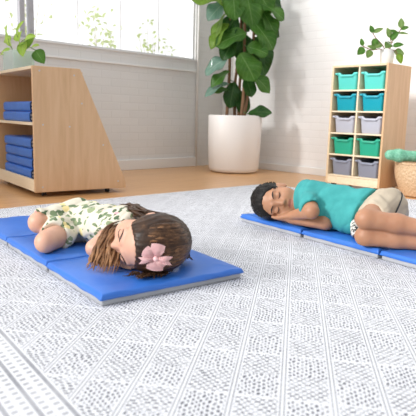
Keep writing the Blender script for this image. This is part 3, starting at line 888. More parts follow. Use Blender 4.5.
SL = [((.085, -.01, .265), (-.15, -.2, 1), (-.3, -1, .3), .075, .05, leaf_sage), ((.08, -.01, .255), (.9, -.1, .45), (-.2, -1, .6), .07, .04, leaf_mid),
      ((.06, -.02, .225), (.9, -.2, .12), (0, -.7, .8), .085, .035, leaf_sage), ((.055, -.02, .215), (-.55, -.3, .4), (0, -1, .5), .07, .045, leaf_mid),
      ((-.125, -.02, .225), (-.4, -.1, 1), (-.2, -1, .3), .06, .04, leaf_mid), ((-.12, -.02, .225), (.9, -.1, .6), (-.3, -.9, .5), .085, .042, leaf_sage),
      ((-.10, -.03, .185), (-.3, -.3, -.8), (0, -1, .2), .075, .055, leaf_mid), ((-.06, -.03, .15), (-.6, -.4, -.3), (0, -.9, .5), .075, .06, leaf_sage),
      ((-.20, -.05, .125), (-.3, -.1, 1), (-.2, -1, .2), .06, .035, leaf_mid), ((-.19, -.05, .115), (-.6, -.2, -.7), (.1, -1, .2), .07, .062, leaf_mid),
      ((-.14, -.05, .10), (-.35, -.3, -.9), (.1, -1, .2), .065, .06, leaf_sage), ((-.10, -.05, .105), (-.9, -.2, .4), (0, -1, .5), .075, .04, leaf_sage),
      ((.0, -.04, .19), (-.35, -.2, .9), (-.1, -1, .3), .08, .045, leaf_sage), ((.0, -.04, .175), (.5, -.3, .6), (0, -1, .4), .085, .05, leaf_mid),
      ((.0, -.04, .15), (-.3, -.5, -.2), (0, -1, .5), .085, .07, leaf_sage), ((.02, -.05, .13), (.8, -.4, .25), (0, -.9, .6), .08, .05, leaf_mid),
      ((.05, -.08, .075), (.35, -.3, -.75), (.1, -1, .2), .08, .06, leaf_young), ((.03, -.06, .09), (.95, -.2, -.1), (.1, -1, .3), .08, .065, leaf_sage),
      ((.02, .02, .16), (.4, .7, .4), (0, -.5, 1), .07, .05, leaf_mid), ((-.04, .03, .13), (-.5, .7, .2), (0, -.5, 1), .07, .05, leaf_mid)]
for i, (p, d, nn, L, W, m) in enumerate(SL): small_leaf(sp, p, d, nn, L, W, m, 50+i)

# ------------------------------------------------------------------ basket and bolster
def basket_mat_build(nt, b):
    tc = N(nt, 'ShaderNodeTexCoord')
    sp_ = N(nt, 'ShaderNodeSeparateXYZ'); nt.links.new(tc.outputs['Object'], sp_.inputs[0])
    ang = math_(nt, 'ARCTAN2', sp_.outputs[1], sp_.outputs[0])
    cbn = N(nt, 'ShaderNodeCombineXYZ'); nt.links.new(math_(nt, 'MULTIPLY', ang, 10.0), cbn.inputs[0]); nt.links.new(math_(nt, 'MULTIPLY', sp_.outputs[2], 42.0), cbn.inputs[1])
    n = noise_(nt, cbn.outputs[0], 1.6, 4, .6)
    base(nt, b, ramp(nt, n, [(.25, srgb(176, 140, 104)), (.5, srgb(206, 174, 138)), (.75, srgb(228, 204, 172))]))
basket_mat = mat('seagrass', (.6, .45, .3), .8, basket_mat_build)
bk = thing('basket', 'round woven straw basket on the floor beside the cubby cabinet', 'basket', (3.955, 1.705, 0))
def basket_body():
    bm = bmesh.new(); n = 96; rows = 28; rings = []
    def rad(t): return .148+.062*math.sin(min(1, t*1.25)*PI/2)
    for side in (0, 1):
        for i in range(rows+1):
            t = i/rows if side == 0 else 1-i/rows
            ring = []
            for k in range(n):
                a = 2*PI*k/n
                wv = .0035*math.sin(a*24+(PI if int(t*14) % 2 else 0))*(1 if side == 0 else .4)+.002*math.cos(t*14*2*PI)
                r = rad(t)+wv-(0 if side == 0 else .010)
                ring.append(bm.verts.new((r*math.cos(a), r*math.sin(a), .006+t*.235+(0 if side == 0 else .004*(1-t)))))
            rings.append(ring)
    for a, b_ in zip(rings, rings[1:]):
        for k in range(n): bm.faces.new((a[k], a[(k+1) % n], b_[(k+1) % n], b_[k]))
    bm.faces.new(rings[0][::-1]); bm.faces.new(rings[-1])
    return bm
obj('bowl', basket_body(), basket_mat, bk)
bm = bmesh.new()
for j in range(2):
    pts = []
    for k in range(161):
        a = 2*PI*k/160
        r = .2075+.005*math.sin(a*30+j*PI); pts.append((r*math.cos(a), r*math.sin(a), .243+.005*math.cos(a*30+j*PI)))
    add_tube(bm, pts, .0065, 6, caps=False)
obj('rim', bm, basket_mat, bk)
def plush_build(nt, b):
    v = coords(nt); n = noise_(nt, v, 38, 4, .7)
    base(nt, b, ramp(nt, n, [(.3, srgb(88, 158, 128)), (.55, srgb(126, 190, 160)), (.8, srgb(176, 222, 200))]))
    bump(nt, b, noise_(nt, v, 120, 3), .8, .006)
plush_mat = mat('green_plush', (.3, .6, .45), .9, plush_build)
B = SDF()
pa, pb = Vector((3.715, 1.868, .302)), Vector((3.850, 1.745, .294))
B.cap(pa, .036, pa.lerp(pb, .35), .043, .02); B.cap(pa.lerp(pb, .35), .043, pb, .036, .02)
B.cap(pb, .034, pb+(pb-pa)*.12, .024, .02)
def plush_disp(P): return .0025*np.sin(P[:, 0]*210)*np.sin(P[:, 1]*190)*np.cos(P[:, 2]*200)
pt = thing('bolster', 'fuzzy green bolster toy lying across the rim of the straw basket', 'toy', (3.80, 1.77, .245))
pin = Matrix.Translation((-3.80, -1.77, -.245))
obj('plush_body', B.mesh('plush_body', .005, plush_disp), plush_mat, pt, inv=pin)
bm = bmesh.new(); q = pb+(pb-pa)*.22
bmesh.ops.create_icosphere(bm, subdivisions=3, radius=.022, matrix=Matrix.Translation(q))
o = obj('end_cap', bm, mat('dark_teal_felt', (.03, .12, .10), .8), pt, inv=pin); o['label'] = 'dark teal end'

# ------------------------------------------------------------------ low shelf with slanted back
SC = Vector((1.641, 3.191, 0)); sang = math.atan2(-.100, .636)      # x: along the near panel, y: away along the open front
sh = thing('bookshelf', 'low birch shelf with a slanted side panel and open front beside the window', 'shelf', SC, sang)
SL_, SB, ST = .90, .032, .819
trap = [(0, SB), (.640, SB), (.640, .075), (.312, ST), (0, ST)]
def shp(name, bm, m): return obj(name, bm, m, sh, smooth=False)
bm = add_prism(bmesh.new(), [(a, b_) for a, b_ in trap], 0, .019, 'y')
bmesh.ops.bevel(bm, geom=list(bm.edges), offset=.002, segments=1, affect='EDGES')
near = shp('side_panel', bm, birch_ply)
for x, z in ((.045, .79), (.27, .775), (.06, .46), (.235, .45), (.32, .60), (.47, .33), (.05, .065), (.58, .08)):
    bm = bmesh.new(); add_tube(bm, [(x, .001, z), (x, -.0012, z)], .0055, 12)
    o = obj('bolt', bm, steel, near, smooth=False); o['label'] = 'small round steel bolt head'
shp('side_panel', add_prism(bmesh.new(), trap, SL_-.019, SL_, 'y'), birch_ply)
def shb(name, x0, x1, z0, z1, m, y0=.019, y1=SL_-.019): return shp(name, box(((x0+x1)/2, (y0+y1)/2, (z0+z1)/2), (x1-x0, y1-y0, z1-z0), .0015), m)
shb('top_panel', .0, .312, ST-.019, ST, birch_pale)
shb('shelf', .002, .325, .455, .473, birch_pale)
shb('bottom_panel', .016, .42, .082, .098, birch_pale)
shb('front_rail', .0, .016, SB+.004, .112, birch_pale)
shb('back_panel', .325, .335, .098, ST-.019, birch_ply)
shp('slanted_panel', add_prism(bmesh.new(), [(.634, .078), (.640, .078), (.318, ST-.02), (.306, ST-.02)], .019, SL_-.019, 'y'), birch_ply)
shb('base_rail', .60, .634, SB+.004, .076, birch_ply)
for x in (.08, .53):
    for y in (.07, SL_-.07):
        bm = bmesh.new(); add_box(bm, (x, y, .028), (.035, .035, .008)); b2 = bmesh.new(); add_tube(b2, [(x-.011, y, .0155), (x+.011, y, .0155)], .0155, 16); merge(bm, b2)
        shp('caster', bm, black_plastic)

# folded mats on the shelf
SM = Matrix.Translation(SC) @ Matrix.Rotation(sang, 4, 'Z')
MT = .066
def folded(label, loc, rz):
    t = thing('folded_nap_mat', label, 'nap mat', loc, rz, 'folded nap mats on the low shelf')
    return t
def profile_slab(w, h, y0, y1, r, puff=0.0):
    """rounded slab, x 0..w, z 0..h, extruded along y"""
    pts = [(p[0]+w/2, p[1]+h/2) for p in rrect(w, h, r, 5)]
    bm = bmesh.new(); n = len(pts); st = 12; rings = []
    for k in range(st+1):
        t = k/st; s = 1+puff*math.sin(PI*t)
        rings.append([bm.verts.new((p[0], y0+(y1-y0)*t, (p[1]-h/2)*s+h/2)) for p in pts])
    for a, b_ in zip(rings, rings[1:]):
        for i in range(n): bm.faces.new((a[i], b_[i], b_[(i+1) % n], a[(i+1) % n]))
    bm.faces.new(rings[0]); bm.faces.new(rings[-1][::-1])
    bmesh.ops.recalc_face_normals(bm, faces=bm.faces)
    return bm
fm0 = None
lab_mid = ['upper folded blue nap mat of the two on the middle shelf', 'lower folded blue nap mat of the two on the middle shelf']
lab_bot = ['topmost folded blue nap mat of the four in the bottom of the shelf', 'second from top of the four folded blue nap mats on the bottom shelf',
           'third from top of the four folded blue nap mats on the bottom shelf', 'lowest folded blue nap mat of the four, directly on the bottom shelf']
stack = [(lab_mid[1], .4735, 0), (lab_mid[0], .4735+MT+.001, .006)]+[(lab_bot[3-k], .0985+k*(MT+.001), (.0, .012, -.006, .004)[k]) for k in range(4)]
for lab, z, dx in stack:
    loc = SM @ Vector((.030+abs(dx), .155+dx, z))
    if fm0 is None:
        fm0 = folded(lab, loc, sang)
        obj('cover', profile_slab(.285, MT, .012, .60, .018), blue_vinyl, fm0, angle=50)
        obj('binding', profile_slab(.281, MT-.004, .004, .608, .016), navy_vinyl, fm0, angle=50).location = (.002, 0, .002)
        for zz in (.014, .036):
            o = obj('foam_layer', profile_slab(.272, .014, 0, .612, .005), grey_vinyl, fm0, angle=50); o.location = (.006, 0, zz); o['label'] = 'grey underside layer showing at the ends'
    else:
        c = copy_tree(fm0); c.location = loc; c['label'] = lab

# glass planter with leafy cuttings on the shelf
pgm = mat('pale_green_glass', (.82, .93, .89), .15, None, **{'Transmission Weight': .55, 'IOR': 1.3, 'Alpha': 1.0})
pl = thing('planter', 'pale green glass planter with yellow-green leaves on top of the low shelf', 'plant', SM @ Vector((.092, .56, ST)), sang)
def planter_box():
    bm = bmesh.new()
    w, d, h, t = .15, .24, .13, .006
    o_ = rrect(w, d, .012); i_ = rrect(w-2*t, d-2*t, .008)
    R = [[bm.verts.new((x, y, z)) for x, y in pp_] for pp_, z in ((o_, .0005), (o_, h), (i_, h), (i_, t))]
    n = len(o_)
    for a, b_ in zip(R, R[1:]):
        for k in range(n): bm.faces.new((a[k], a[(k+1) % n], b_[(k+1) % n], b_[k]))
    bm.faces.new(R[0][::-1]); bm.faces.new(R[-1]); return bm
obj('glass_box', planter_box(), pgm, pl, smooth=False)
obj('soil', box((0, 0, .05), (.132, .222, .085), .004), mat('pale_pebbles', (.55, .62, .55), .8, cloth_build((.60, .68, .61), (.78, .84, .78), 60)), pl, smooth=False)
PS = [((0, -.06, .10), (-.01, -.10, .18), (.0, -.15, .20)), ((0, -.02, .10), (.0, -.03, .2), (-.01, .0, .25)), ((.01, -.08, .10), (.02, -.15, .15), (.05, -.21, .13)),
      ((0, .06, .10), (-.02, .10, .18), (-.02, .12, .20)), ((0, .02, .1), (-.04, .05, .17), (-.05, .06, .22))]
for s_ in PS:
    bm = bmesh.new(); add_tube(bm, spline(s_, 10), .0028, 6); obj('stem', bm, stem_green, pl)
PLV = [((0, -.15, .20), (.2, -.9, .25), (-.7, -.4, .6), .085, .045, leaf_lime), ((0, -.12, .19), (-.3, -.4, -.7), (-.8, -.5, .3), .09, .065, leaf_lime),
       ((-.01, 0, .25), (.1, -.6, .8), (-.7, -.3, .5), .09, .042, leaf_lime), ((0, -.03, .2), (-.1, .5, .6), (-.8, -.2, .5), .08, .05, leaf_lime),
       ((0, -.03, .18), (-.2, -.5, .6), (-.8, -.3, .5), .085, .045, leaf_lime), ((.05, -.21, .13), (.2, -.5, -.6), (-.6, -.8, .3), .085, .07, leaf_mid),
       ((.03, -.17, .145), (.2, -.9, .3), (-.4, -.4, .8), .07, .045, leaf_lime), ((-.02, .12, .20), (-.1, .6, .4), (-.8, -.2, .6), .085, .05, leaf_lime),
       ((-.02, .10, .17), (-.4, -.1, .7), (-.8, -.2, .2), .08, .05, leaf_lime), ((-.05, .06, .22), (-.3, -.2, .9), (-.9, 0, .2), .08, .045, leaf_lime),
       ((.0, -.09, .17), (-.2, -.7, .1), (-.6, -.2, .7), .08, .05, leaf_young), ((.02, -.1, .14), (.3, -.3, .8), (-.8, -.4, .3), .08, .05, leaf_young),
       ((-.03, .08, .15), (-.5, .4, -.2), (-.8, 0, .5), .075, .055, leaf_lime)]
for i, (p, d, nn, L, W, m) in enumerate(PLV): small_leaf(pl, p, d, nn, L*1.3, W*1.4, m, 90+i)

# ------------------------------------------------------------------ shrubs outside the window
def shrub(label, loc, h, spread, nl, seed, zlo):
    rnd = random.Random(seed)
    t = thing('shrub', label, 'shrub', loc)
    bm = bmesh.new(); tips = []
    for k in range(9):
        a = rnd.uniform(0, 2*PI); r = rnd.uniform(.2, 1)*spread
        pts = spline([(0, 0, 0), (r*.2*math.cos(a), r*.2*math.sin(a), h*.4), (r*.7*math.cos(a), r*.7*math.sin(a), h*rnd.uniform(.65, .8)), (r*math.cos(a), r*math.sin(a), h*rnd.uniform(.75, 1))], 14)
        add_tube(bm, pts, [.010-.0085*i/13 for i in range(14)], 6); tips += pts[5:]
    obj('branches', bm, mat('overexposed_bark', (.55, .5, .42), .8), t)  # bark colour lightened as well, imitating the outdoor glare
    bm = bmesh.new(); uvl = bm.loops.layers.uv.new('UVMap')
    for i in range(nl):
        p = rnd.choice(tips)+Vector((rnd.gauss(0, .09), rnd.gauss(0, .09), rnd.gauss(0, .09)))
        if p.z < zlo: continue
        b2 = leaf_mesh(rnd.uniform(.06, .11), rnd.uniform(.035, .055), .2, .5, .05, 'ovate', i, 4, 2)
        b2.transform(leaf_matrix(p, (rnd.uniform(-1, 1), rnd.uniform(-1, 1), rnd.uniform(-.8, .4)), (rnd.uniform(-.6, .6), rnd.uniform(-1, .2), rnd.uniform(0, 1))))
        merge(bm, b2)
    obj('foliage', bm, leaf_blown_out, t)
shrub('overexposed leafy shrub seen through the window above the low shelf', (3.35, 6.6, 0), 2.55, .42, 210, 3, 1.2)
shrub('small overexposed leafy shrub low in the middle of the window', (4.45, 6.7, 0), 1.95, .40, 150, 5, 1.2)
shrub('overexposed leafy shrub seen through the window nearest the tall plant', (5.75, 7.1, 0), 2.05, .34, 120, 8, 1.2)

# ------------------------------------------------------------------ nap mats on the rug
def panel(bm_w, bm_l, h, seed, n=30, crease=0.0):
    """upholstered panel, x 0..w, y 0..l: puffed blue top folding down over the edge"""
    bm = bmesh.new(); rnd = random.Random(seed); g = []
    ox, oy = rnd.uniform(0, 50), rnd.uniform(0, 50)
    zlow = .017
    for i in range(n+1):
        row = []
        for j in range(n+1):
            u, v = i/n, j/n
            uu = .5-.5*math.cos(PI*u)*(.55+.45*abs(math.cos(PI*u))); vv = .5-.5*math.cos(PI*v)*(.55+.45*abs(math.cos(PI*v)))
            x, y = uu*bm_w, vv*bm_l
            e = min(x, bm_w-x, y, bm_l-y)
            z = h*(.80+.20*min(1, (e/.05))**.6) if e > 0 else zlow+.012
            ex = min(x, bm_w-x); ey = min(y, bm_l-y)
            k = max(0, 1-math.hypot(min(ex, .02)/.02, 0))
            w = noise.noise(Vector((x*5+ox, y*5+oy, 0)))*.0028+noise.noise(Vector(((x+y)*9+ox, (x-y)*3+oy, 4)))*.0022
            w += .0016*math.sin(ox+x*60+3*noise.noise(Vector((x*6, y*6, ox))))*math.exp(-ey/.06)
            z += w if e > 0 else 0
            row.append(bm.verts.new((x, y, z)))
        g.append(row)
    for i in range(n):
        for j in range(n): bm.faces.new((g[i][j], g[i+1][j], g[i+1][j+1], g[i][j+1]))
    rim = [g[i][0] for i in range(n+1)]+[g[n][j] for j in range(1, n+1)]+[g[i][n] for i in range(n-1, -1, -1)]+[g[0][j] for j in range(n-1, 0, -1)]
    cx, cy = bm_w/2, bm_l/2
    lo = []
    for v in rim:
        px = v.co.x+(.004 if v.co.x > cx else -.004)*(1 if v.co.x in (0, bm_w) or v.co.x < 1e-6 or v.co.x > bm_w-1e-6 else 0)
        py = v.co.y+(.004 if v.co.y > cy else -.004)*(1 if v.co.y < 1e-6 or v.co.y > bm_l-1e-6 else 0)
        lo.append((bm.verts.new((px, py, zlow+.004+.002*math.sin(px*70+py*50+ox))), bm.verts.new((v.co.x*.99+cx*.01, v.co.y*.99+cy*.01, zlow))))
    m = len(rim)
    for k in range(m):
        k2 = (k+1) % m
        bm.faces.new((rim[k], lo[k][0], lo[k2][0], rim[k2])); bm.faces.new((lo[k][0], lo[k][1], lo[k2][1], lo[k2][0]))
    bm.faces.new([a[1] for a in lo][::-1])
    bmesh.ops.recalc_face_normals(bm, faces=bm.faces)
    return bm
def nap_mat(label, loc, rz, w, secs, h=.043):
    """local x across the width, local y along the length"""
    t = thing('nap_mat', label, 'nap mat', loc, rz)
    y = 0
    for i, L in enumerate(secs):
        p = obj('panel', panel(w, L-.012, h, 11+i+int(loc[0]*7)), blue_vinyl, t); p.location = (0, y+.006, 0)
        bm = bmesh.new(); add_box(bm, (w/2, (L-.012)/2, .0105), (w*.992, L-.018, .021), .006, 3)
        u = obj('underside', bm, grey_vinyl, p); u['label'] = 'grey vinyl underside'
        if i < len(secs)-1:
            bm = bmesh.new(); add_tube(bm, [(.004, y+L, .017), (w*.5, y+L, .016), (w-.004, y+L, .017)], .0085, 8, .5)
            obj('hinge', bm, navy_vinyl, t)
        y += L
    return t
RT = .0102
nap_mat('blue three-panel nap mat under the girl, nearest the camera', (.815, 1.215, RT), math.atan2(-.13, .99), .515, (.41, .425, .425))
# second mat: length runs toward -y, so x (width) is turned round and the far edge is the origin
LB = Vector((-.172, -.985, 0)).normalized(); WB = Vector((.985, -.172, 0)).normalized()
o2 = Vector((2.075, 1.835, 0))+WB*.53
nap_mat('blue three-panel nap mat under the boy in the teal shirt', (o2.x, o2.y, RT), math.atan2(-WB.y, -WB.x), .53, (.445, .425, .42))
MTOP = RT+.043

# ------------------------------------------------------------------ the boy
def person(label, loc):
    return thing('person', label, 'person', loc)
bp = person('boy in teal T-shirt and beige shorts asleep on his side facing the camera', (2.05, 1.25, MTOP))
BI = Matrix.Translation((-2.05, -1.25, -MTOP))
HB = Frame((2.075, 1.600, .143), (-.76, -.62, .10), (-.62, .78, .02))
B = SDF(); HS = 1.02
Lsh, Rsh = V(2.092, 1.445, .212), V(2.105, 1.455, .100)
chest, belly, pel = V(2.125, 1.36, .152), V(2.13, 1.22, .146), V(2.145, 1.085, .146)
B.ell(chest, (.082, .13, .092), None, .05)
B.ell(belly, (.078, .13, .084), None, .05)
B.ell(pel, (.086, .095, .086), None, .05)
B.cap(V(2.108, 1.455, .185), .046, V(2.108, 1.455, .125), .046, .05)
nk = HB(0, -.02, -.07)
B.cap(nk, .038, V(2.115, 1.44, .155), .046, .03)
head(B, HB, HS)
Lel, Lwr = V(1.962, 1.325, .146), V(2.022, 1.460, .104)
B.cap(Lsh, .040, Lel, .032, .03); B.cap(Lel, .032, Lwr, .022, .01)
Rel, Rwr = V(2.042, 1.302, .090), V(2.035, 1.480, .080)
B.cap(Rsh, .038, Rel, .032, .02); B.cap(Rel, .032, Rwr, .023, .008)
hand(B, Lwr, (.04, 1, -.16), (.35, .1, -1), .95, -1, .06, .02)
hand(B, Rwr, (-.10, 1, -.10), (.3, .0, 1), .95, 1, .06, .02)
Lhip, Rhip = V(2.135, 1.068, .185), V(2.125, 1.085, .110)
Lkn, Rkn = V(1.912, 1.034, .163), V(1.930, 1.040, .091)
Lan, Ran = V(2.055, .760, .134), V(2.075, .765, .078)
B.cap(Lhip, .066, Lkn, .041, .02); B.cap(Rhip, .062, Rkn, .040, .01)
for kn, an, up in ((Lkn, Lan, .03), (Rkn, Ran, 0)):
    mid = kn.lerp(an, .35)+V(.006, 0, 0)
    B.cap(kn, .038, mid, .037, .012); B.cap(mid, .037, an, .024, .02)
    B.ell(kn+V(-.010, .008, .0), (.028, .030, .029), None, .02)
foot(B, Lan, (-.85, -.5, -.1), (.45, -.9, 0), .95); foot(B, Ran, (-.85, -.5, 0), (.45, -.9, 0), .95)
B.plane((0, 0, MTOP+.001), (0, 0, -1), .006)
body = obj('body', B.mesh('body', .0036, None, 1, head_lips(HB, HS)), [boy_skin, boy_lip], bp, inv=BI)
fm = bpy.data.objects.new('x', None)
def marks(Bd, H, sc, inv, par, **kw):
    before = set(COL.objects)
    face_marks(Bd, H, sc, par, **kw)
    for o in set(COL.objects)-before: o.data.transform(inv)
marks(B, HB, HS, BI, body)
# T-shirt
def wrinkle(a, f, seed=0):
    def d(P):
        x, y, z = P.T
        return a*(np.sin(f*(x*1.1+y*.55-z*.8)+2.2*np.sin(f*.45*(y-x)+seed))*.6+np.sin(f*1.7*(y*.8+z*.6)+1.7*np.sin(f*.5*x+seed*2))*.4
                  + .7*(1-np.abs(np.sin(f*.75*(y*.75+z*.75-x*.4)+1.6*np.sin(f*.35*(z-y)+seed))))**4)
    return d
T = SDF(); o_ = .014
T.ell(chest, (.082+o_, .135, .092+o_), None, .05); T.ell(belly, (.080+o_, .14, .084+o_), None, .05)
T.ell(belly+V(-.02, -.02, -.035), (.085, .14, .060), None, .05)
T.ell(pel+V(-.004, .04, 0), (.090+o_, .10, .088+o_), None, .05)
T.cap(V(2.108, 1.452, .185), .054, V(2.108, 1.452, .125), .054, .05)
T.cap(V(2.112, 1.445, .155), .054, HB(0, -.025, -.120), .050, .03)
slv = Lsh.lerp(Lel, .72)
T.cap(Lsh, .051, slv, .049, .03)
rsl = Rsh.lerp(Rel, .5); T.cap(Rsh, .046, rsl, .044, .02)
# hem, collar and sleeve openings
T.plane((2.07, 1.150, .15), (-.15, -1, -.15), .006)
T.ell(HB(0, .01, -.045), (.070, .085, .075), HB.axes(), .006, '-')
T.plane((0, 0, MTOP+.0005), (0, 0, -1), .004)
T.ell(slv+(Lel-Lsh).normalized()*.075, (.066, .066, .066), None, .004, '-')
def tee_disp(P): return wrinkle(.0065, 40, 1.0)(P)
tee = obj('t_shirt', T.mesh('t_shirt', .0048, tee_disp, 1), tee_mat, bp, inv=BI)
def ring_on(c, n, r1, r2, rad, u):
    n = Vector(n).normalized(); u = Vector(u); u = (u-n*u.dot(n)).normalized(); w = n.cross(u)
    return [Vector(c)+u*r1*math.cos(a)+w*r2*math.sin(a) for a in np.linspace(0, 2*PI, 33)]
# shorts
K = SDF(); o_ = .011
K.ell(pel, (.089+o_, .098, .088+o_), None, .05)
K.cap(Lhip, .070+o_, Lhip.lerp(Lkn, .85), .056, .02); K.cap(Rhip, .062+o_, Rhip.lerp(Rkn, .75), .050, .015)
K.ell(belly, (.074, .12, .078), None, .03); K.plane((2.14, 1.20, .16), (.1, 1, 0), .01)
K.plane(V(1.948, 1.03, .15), (-1, .05, .25), .006)
K.plane((0, 0, MTOP+.0005), (0, 0, -1), .004)
obj('shorts', K.mesh('shorts', .0048, wrinkle(.0055, 55, 2.0), 1), shorts_mat, bp, inv=BI)
K2 = SDF()
K2.cap(Rhip.lerp(Rkn, .35), .055, Rhip.lerp(Rkn, .90), .051, .015)
K2.cap(V(2.075, 1.145, .105), .050, V(2.005, 1.115, .085), .034, .02)
K2.plane(V(1.950, 1.04, .09), (-1, .05, .1), .004)
K2.plane((0, 0, MTOP+.0008), (0, 0, -1), .004)
o = obj('shorts_lining', K2.mesh('shorts_lining', .0045, wrinkle(.003, 90, 3), 1), lining_mat, bp, inv=BI); o['label'] = 'black and white patterned lining at the hem'
bm = bmesh.new(); pts = []
for t in np.linspace(0, 1, 14):
    a = Vector((2.16, 1.03, .235)).lerp(Vector((2.02, .965, .165)), t)
    p = K.surf(a+V(.03, -.12, .10), V(-.2, 1, -.75)); pts.append(p)
add_tube(bm, pts, .0035, 6); o = obj('side_piping', bm, piping_mat, bp, inv=BI); o['label'] = 'black piping'
# hair: short, black, a cap with many small tufts lying along the scalp
def boy_hair():
    A = HB.axes(); q = lambda x, y, z: HB(x*HS, y*HS, z*HS)
    Hh = SDF()
    Hh.ell(q(0, -.016, .034), (.088*HS, .104*HS, .092*HS), A, .01)
    Hh.ell(q(0, .115, -.025), (.094*HS, .100*HS, .104*HS), A, .012, '-')     # face opening
    Hh.ell(q(0, -.03, -.110), (.12*HS, .12*HS, .075*HS), A, .012, '-')       # nape and ears
    for s in (-1, 1): Hh.ell(q(s*.09, .01, -.02), (.03*HS, .03*HS, .035*HS), A, .01, '-')
    Hh.plane((0, 0, MTOP), (0, 0, -1), .006)
    Hn = SDF(); Hn.ell(q(0, -.016, .034), (.088*HS, .104*HS, .092*HS), A, .01)
    def dsp(P):
        L = HB.local(P)
        return .0009*np.sin(L[:, 0]*420+3*np.sin(L[:, 2]*60))+.0009*np.sin(L[:, 0]*230+L[:, 1]*90)
    me = Hh.mesh('hair', .0038, dsp, 0)
    bm = bmesh.new(); bm.from_mesh(me); bpy.data.meshes.remove(me)
    rnd = random.Random(4)
    for i in range(420):
        a = rnd.uniform(-PI, PI); z = rnd.uniform(-.02, .115)
        x = rnd.uniform(-.085, .085); y = rnd.uniform(-.11, .075)
        dirn = Vector(q(x, y, z))-q(0, -.016, .02)
        if dirn.length < .01: continue
        dirn.normalize()
        p = Hh.surf(q(0, -.016, .034)+dirn*.2, -dirn)
        Lp = HB.local(np.array(p)[None])[0]/HS
        if float(Hh.eval(np.array(p)[None])[0]) > .004 or Lp[2] < -.02 or Lp[1] > .045 or p.z < MTOP+.01: continue
        fw = (HB.F*.8+HB.U*.1+HB.R*rnd.uniform(-.35, .35)); fw = (fw-dirn*fw.dot(dirn)).normalized()
        L = rnd.uniform(.016, .030)
        add_tube(bm, [p-dirn*.002, p+dirn*.0012+fw*L*.5, p+dirn*.0002+fw*L], [.0022, .0020, .0006], 5)
    for v in bm.verts:
        if v.co.z < MTOP+.001: v.co.z = MTOP+.001
    me = bpy.data.meshes.new('hair'); bm.to_mesh(me); bm.free()
    set_tip(me, lambda co: 0.0)
    return me
obj('hair', boy_hair(), boy_hair_mat, bp, inv=BI)

# ------------------------------------------------------------------ the girl
gp_ = person('girl in floral dress with long brown hair asleep curled on her side', (1.10, 1.65, MTOP))
GI = Matrix.Translation((-1.10, -1.65, -MTOP))
HG = Frame((1.060, 1.322, .140), (-.90, .37, -.05), (-.37, -.90, .08)); GS = 1.04
B = SDF()
gR, gL = V(1.125, 1.535, .166), V(1.130, 1.535, .092)
gch, gbe, gpe = V(1.140, 1.62, .126), V(1.150, 1.75, .120), V(1.160, 1.865, .116)
B.ell(gch, (.074, .11, .074), None, .05); B.ell(gbe, (.072, .11, .068), None, .05); B.ell(gpe, (.078, .082, .064), None, .05)
B.cap(V(1.13, 1.54, .150), .042, V(1.13, 1.54, .105), .042, .05)
B.cap(HG(0, -.02, -.065), .034, V(1.135, 1.555, .13), .042, .03)
head(B, HG, GS)
Re, Rw = V(.995, 1.528, .092), V(1.010, 1.430, .076)
B.cap(gR, .036, Re, .029, .03); B.cap(Re, .029, Rw, .021, .008)
Le, Lw = V(1.040, 1.500, .082), V(1.035, 1.425, .070)
B.cap(gL, .036, Le, .029, .02); B.cap(Le, .029, Lw, .022, .006)
hand(B, Rw, (.1, -1, -.05), (.8, 0, -.5), .85, -1, .15)
hand(B, Lw, (.05, -1, -.03), (.6, 0, .8), .85, 1, .12)
gRh, gLh = V(1.150, 1.880, .134), V(1.145, 1.870, .096)
gRk, gLk = V(.975, 1.872, .128), V(.912, 1.706, .092)
gRa, gLa = V(1.14, 2.06, .094), V(1.12, 1.99, .078)
B.cap(gRh, .058, gRk, .041, .012); B.cap(gLh, .056, gLk, .038, .010)
for kn, an in ((gRk, gRa), (gLk, gLa)):
    B.cap(kn, .037, kn.lerp(an, .4), .035, .006); B.cap(kn.lerp(an, .4), .035, an, .023, .02)
foot(B, gRa, (-.1, .95, 0), (.95, .1, 0), .9); foot(B, gLa, (-.1, .95, 0), (.95, .1, 0), .9)
B.plane((0, 0, MTOP+.001), (0, 0, -1), .006)
gbody = obj('body', B.mesh('body', .0036, None, 1, head_lips(HG, GS)), [girl_skin, girl_lip], gp_, inv=GI)
marks(B, HG, GS, GI, gbody, brow_w=.0016)
# dress
T = SDF(); o_ = .010
T.ell(gch, (.078+o_, .12, .074+o_), None, .05); T.ell(gbe, (.080+o_, .12, .069+o_), None, .05); T.ell(gpe, (.084+o_, .09, .063+o_), None, .05)
T.cap(V(1.13, 1.54, .150), .050, V(1.13, 1.54, .105), .050, .05)
gs = gR.lerp(Re, .55); T.cap(gR, .050, gs, .048, .03); gs2 = gL.lerp(Le, .45); T.cap(gL, .044, gs2, .040, .02)
hR = gRh.lerp(gRk, .90); hL = gLh.lerp(gLk, .66)
T.cap(gRh, .064, hR, .053, .03); T.cap(gLh, .062, hL, .052, .03)
T.cap(hR.lerp(gRh, .3), .045, hL+V(0, 0, .01), .045, .03)
T.ell(hR+(gRk-gRh).normalized()*.070, (.074, .074, .074), None, .006, '-')
T.ell(hL+(gLk-gLh).normalized()*.075, (.074, .074, .074), None, .006, '-')
T.ell(gs+(Re-gR).normalized()*.066, (.062, .062, .062), None, .004, '-')
T.ell(HG(0, 0, -.05), (.085, .11, .085), HG.axes(), .006, '-')
T.plane((0, 0, MTOP+.0005), (0, 0, -1), .004)
obj('dress', T.mesh('dress', .0048, wrinkle(.0070, 44, 4.0), 1), dress_mat, gp_, inv=GI)
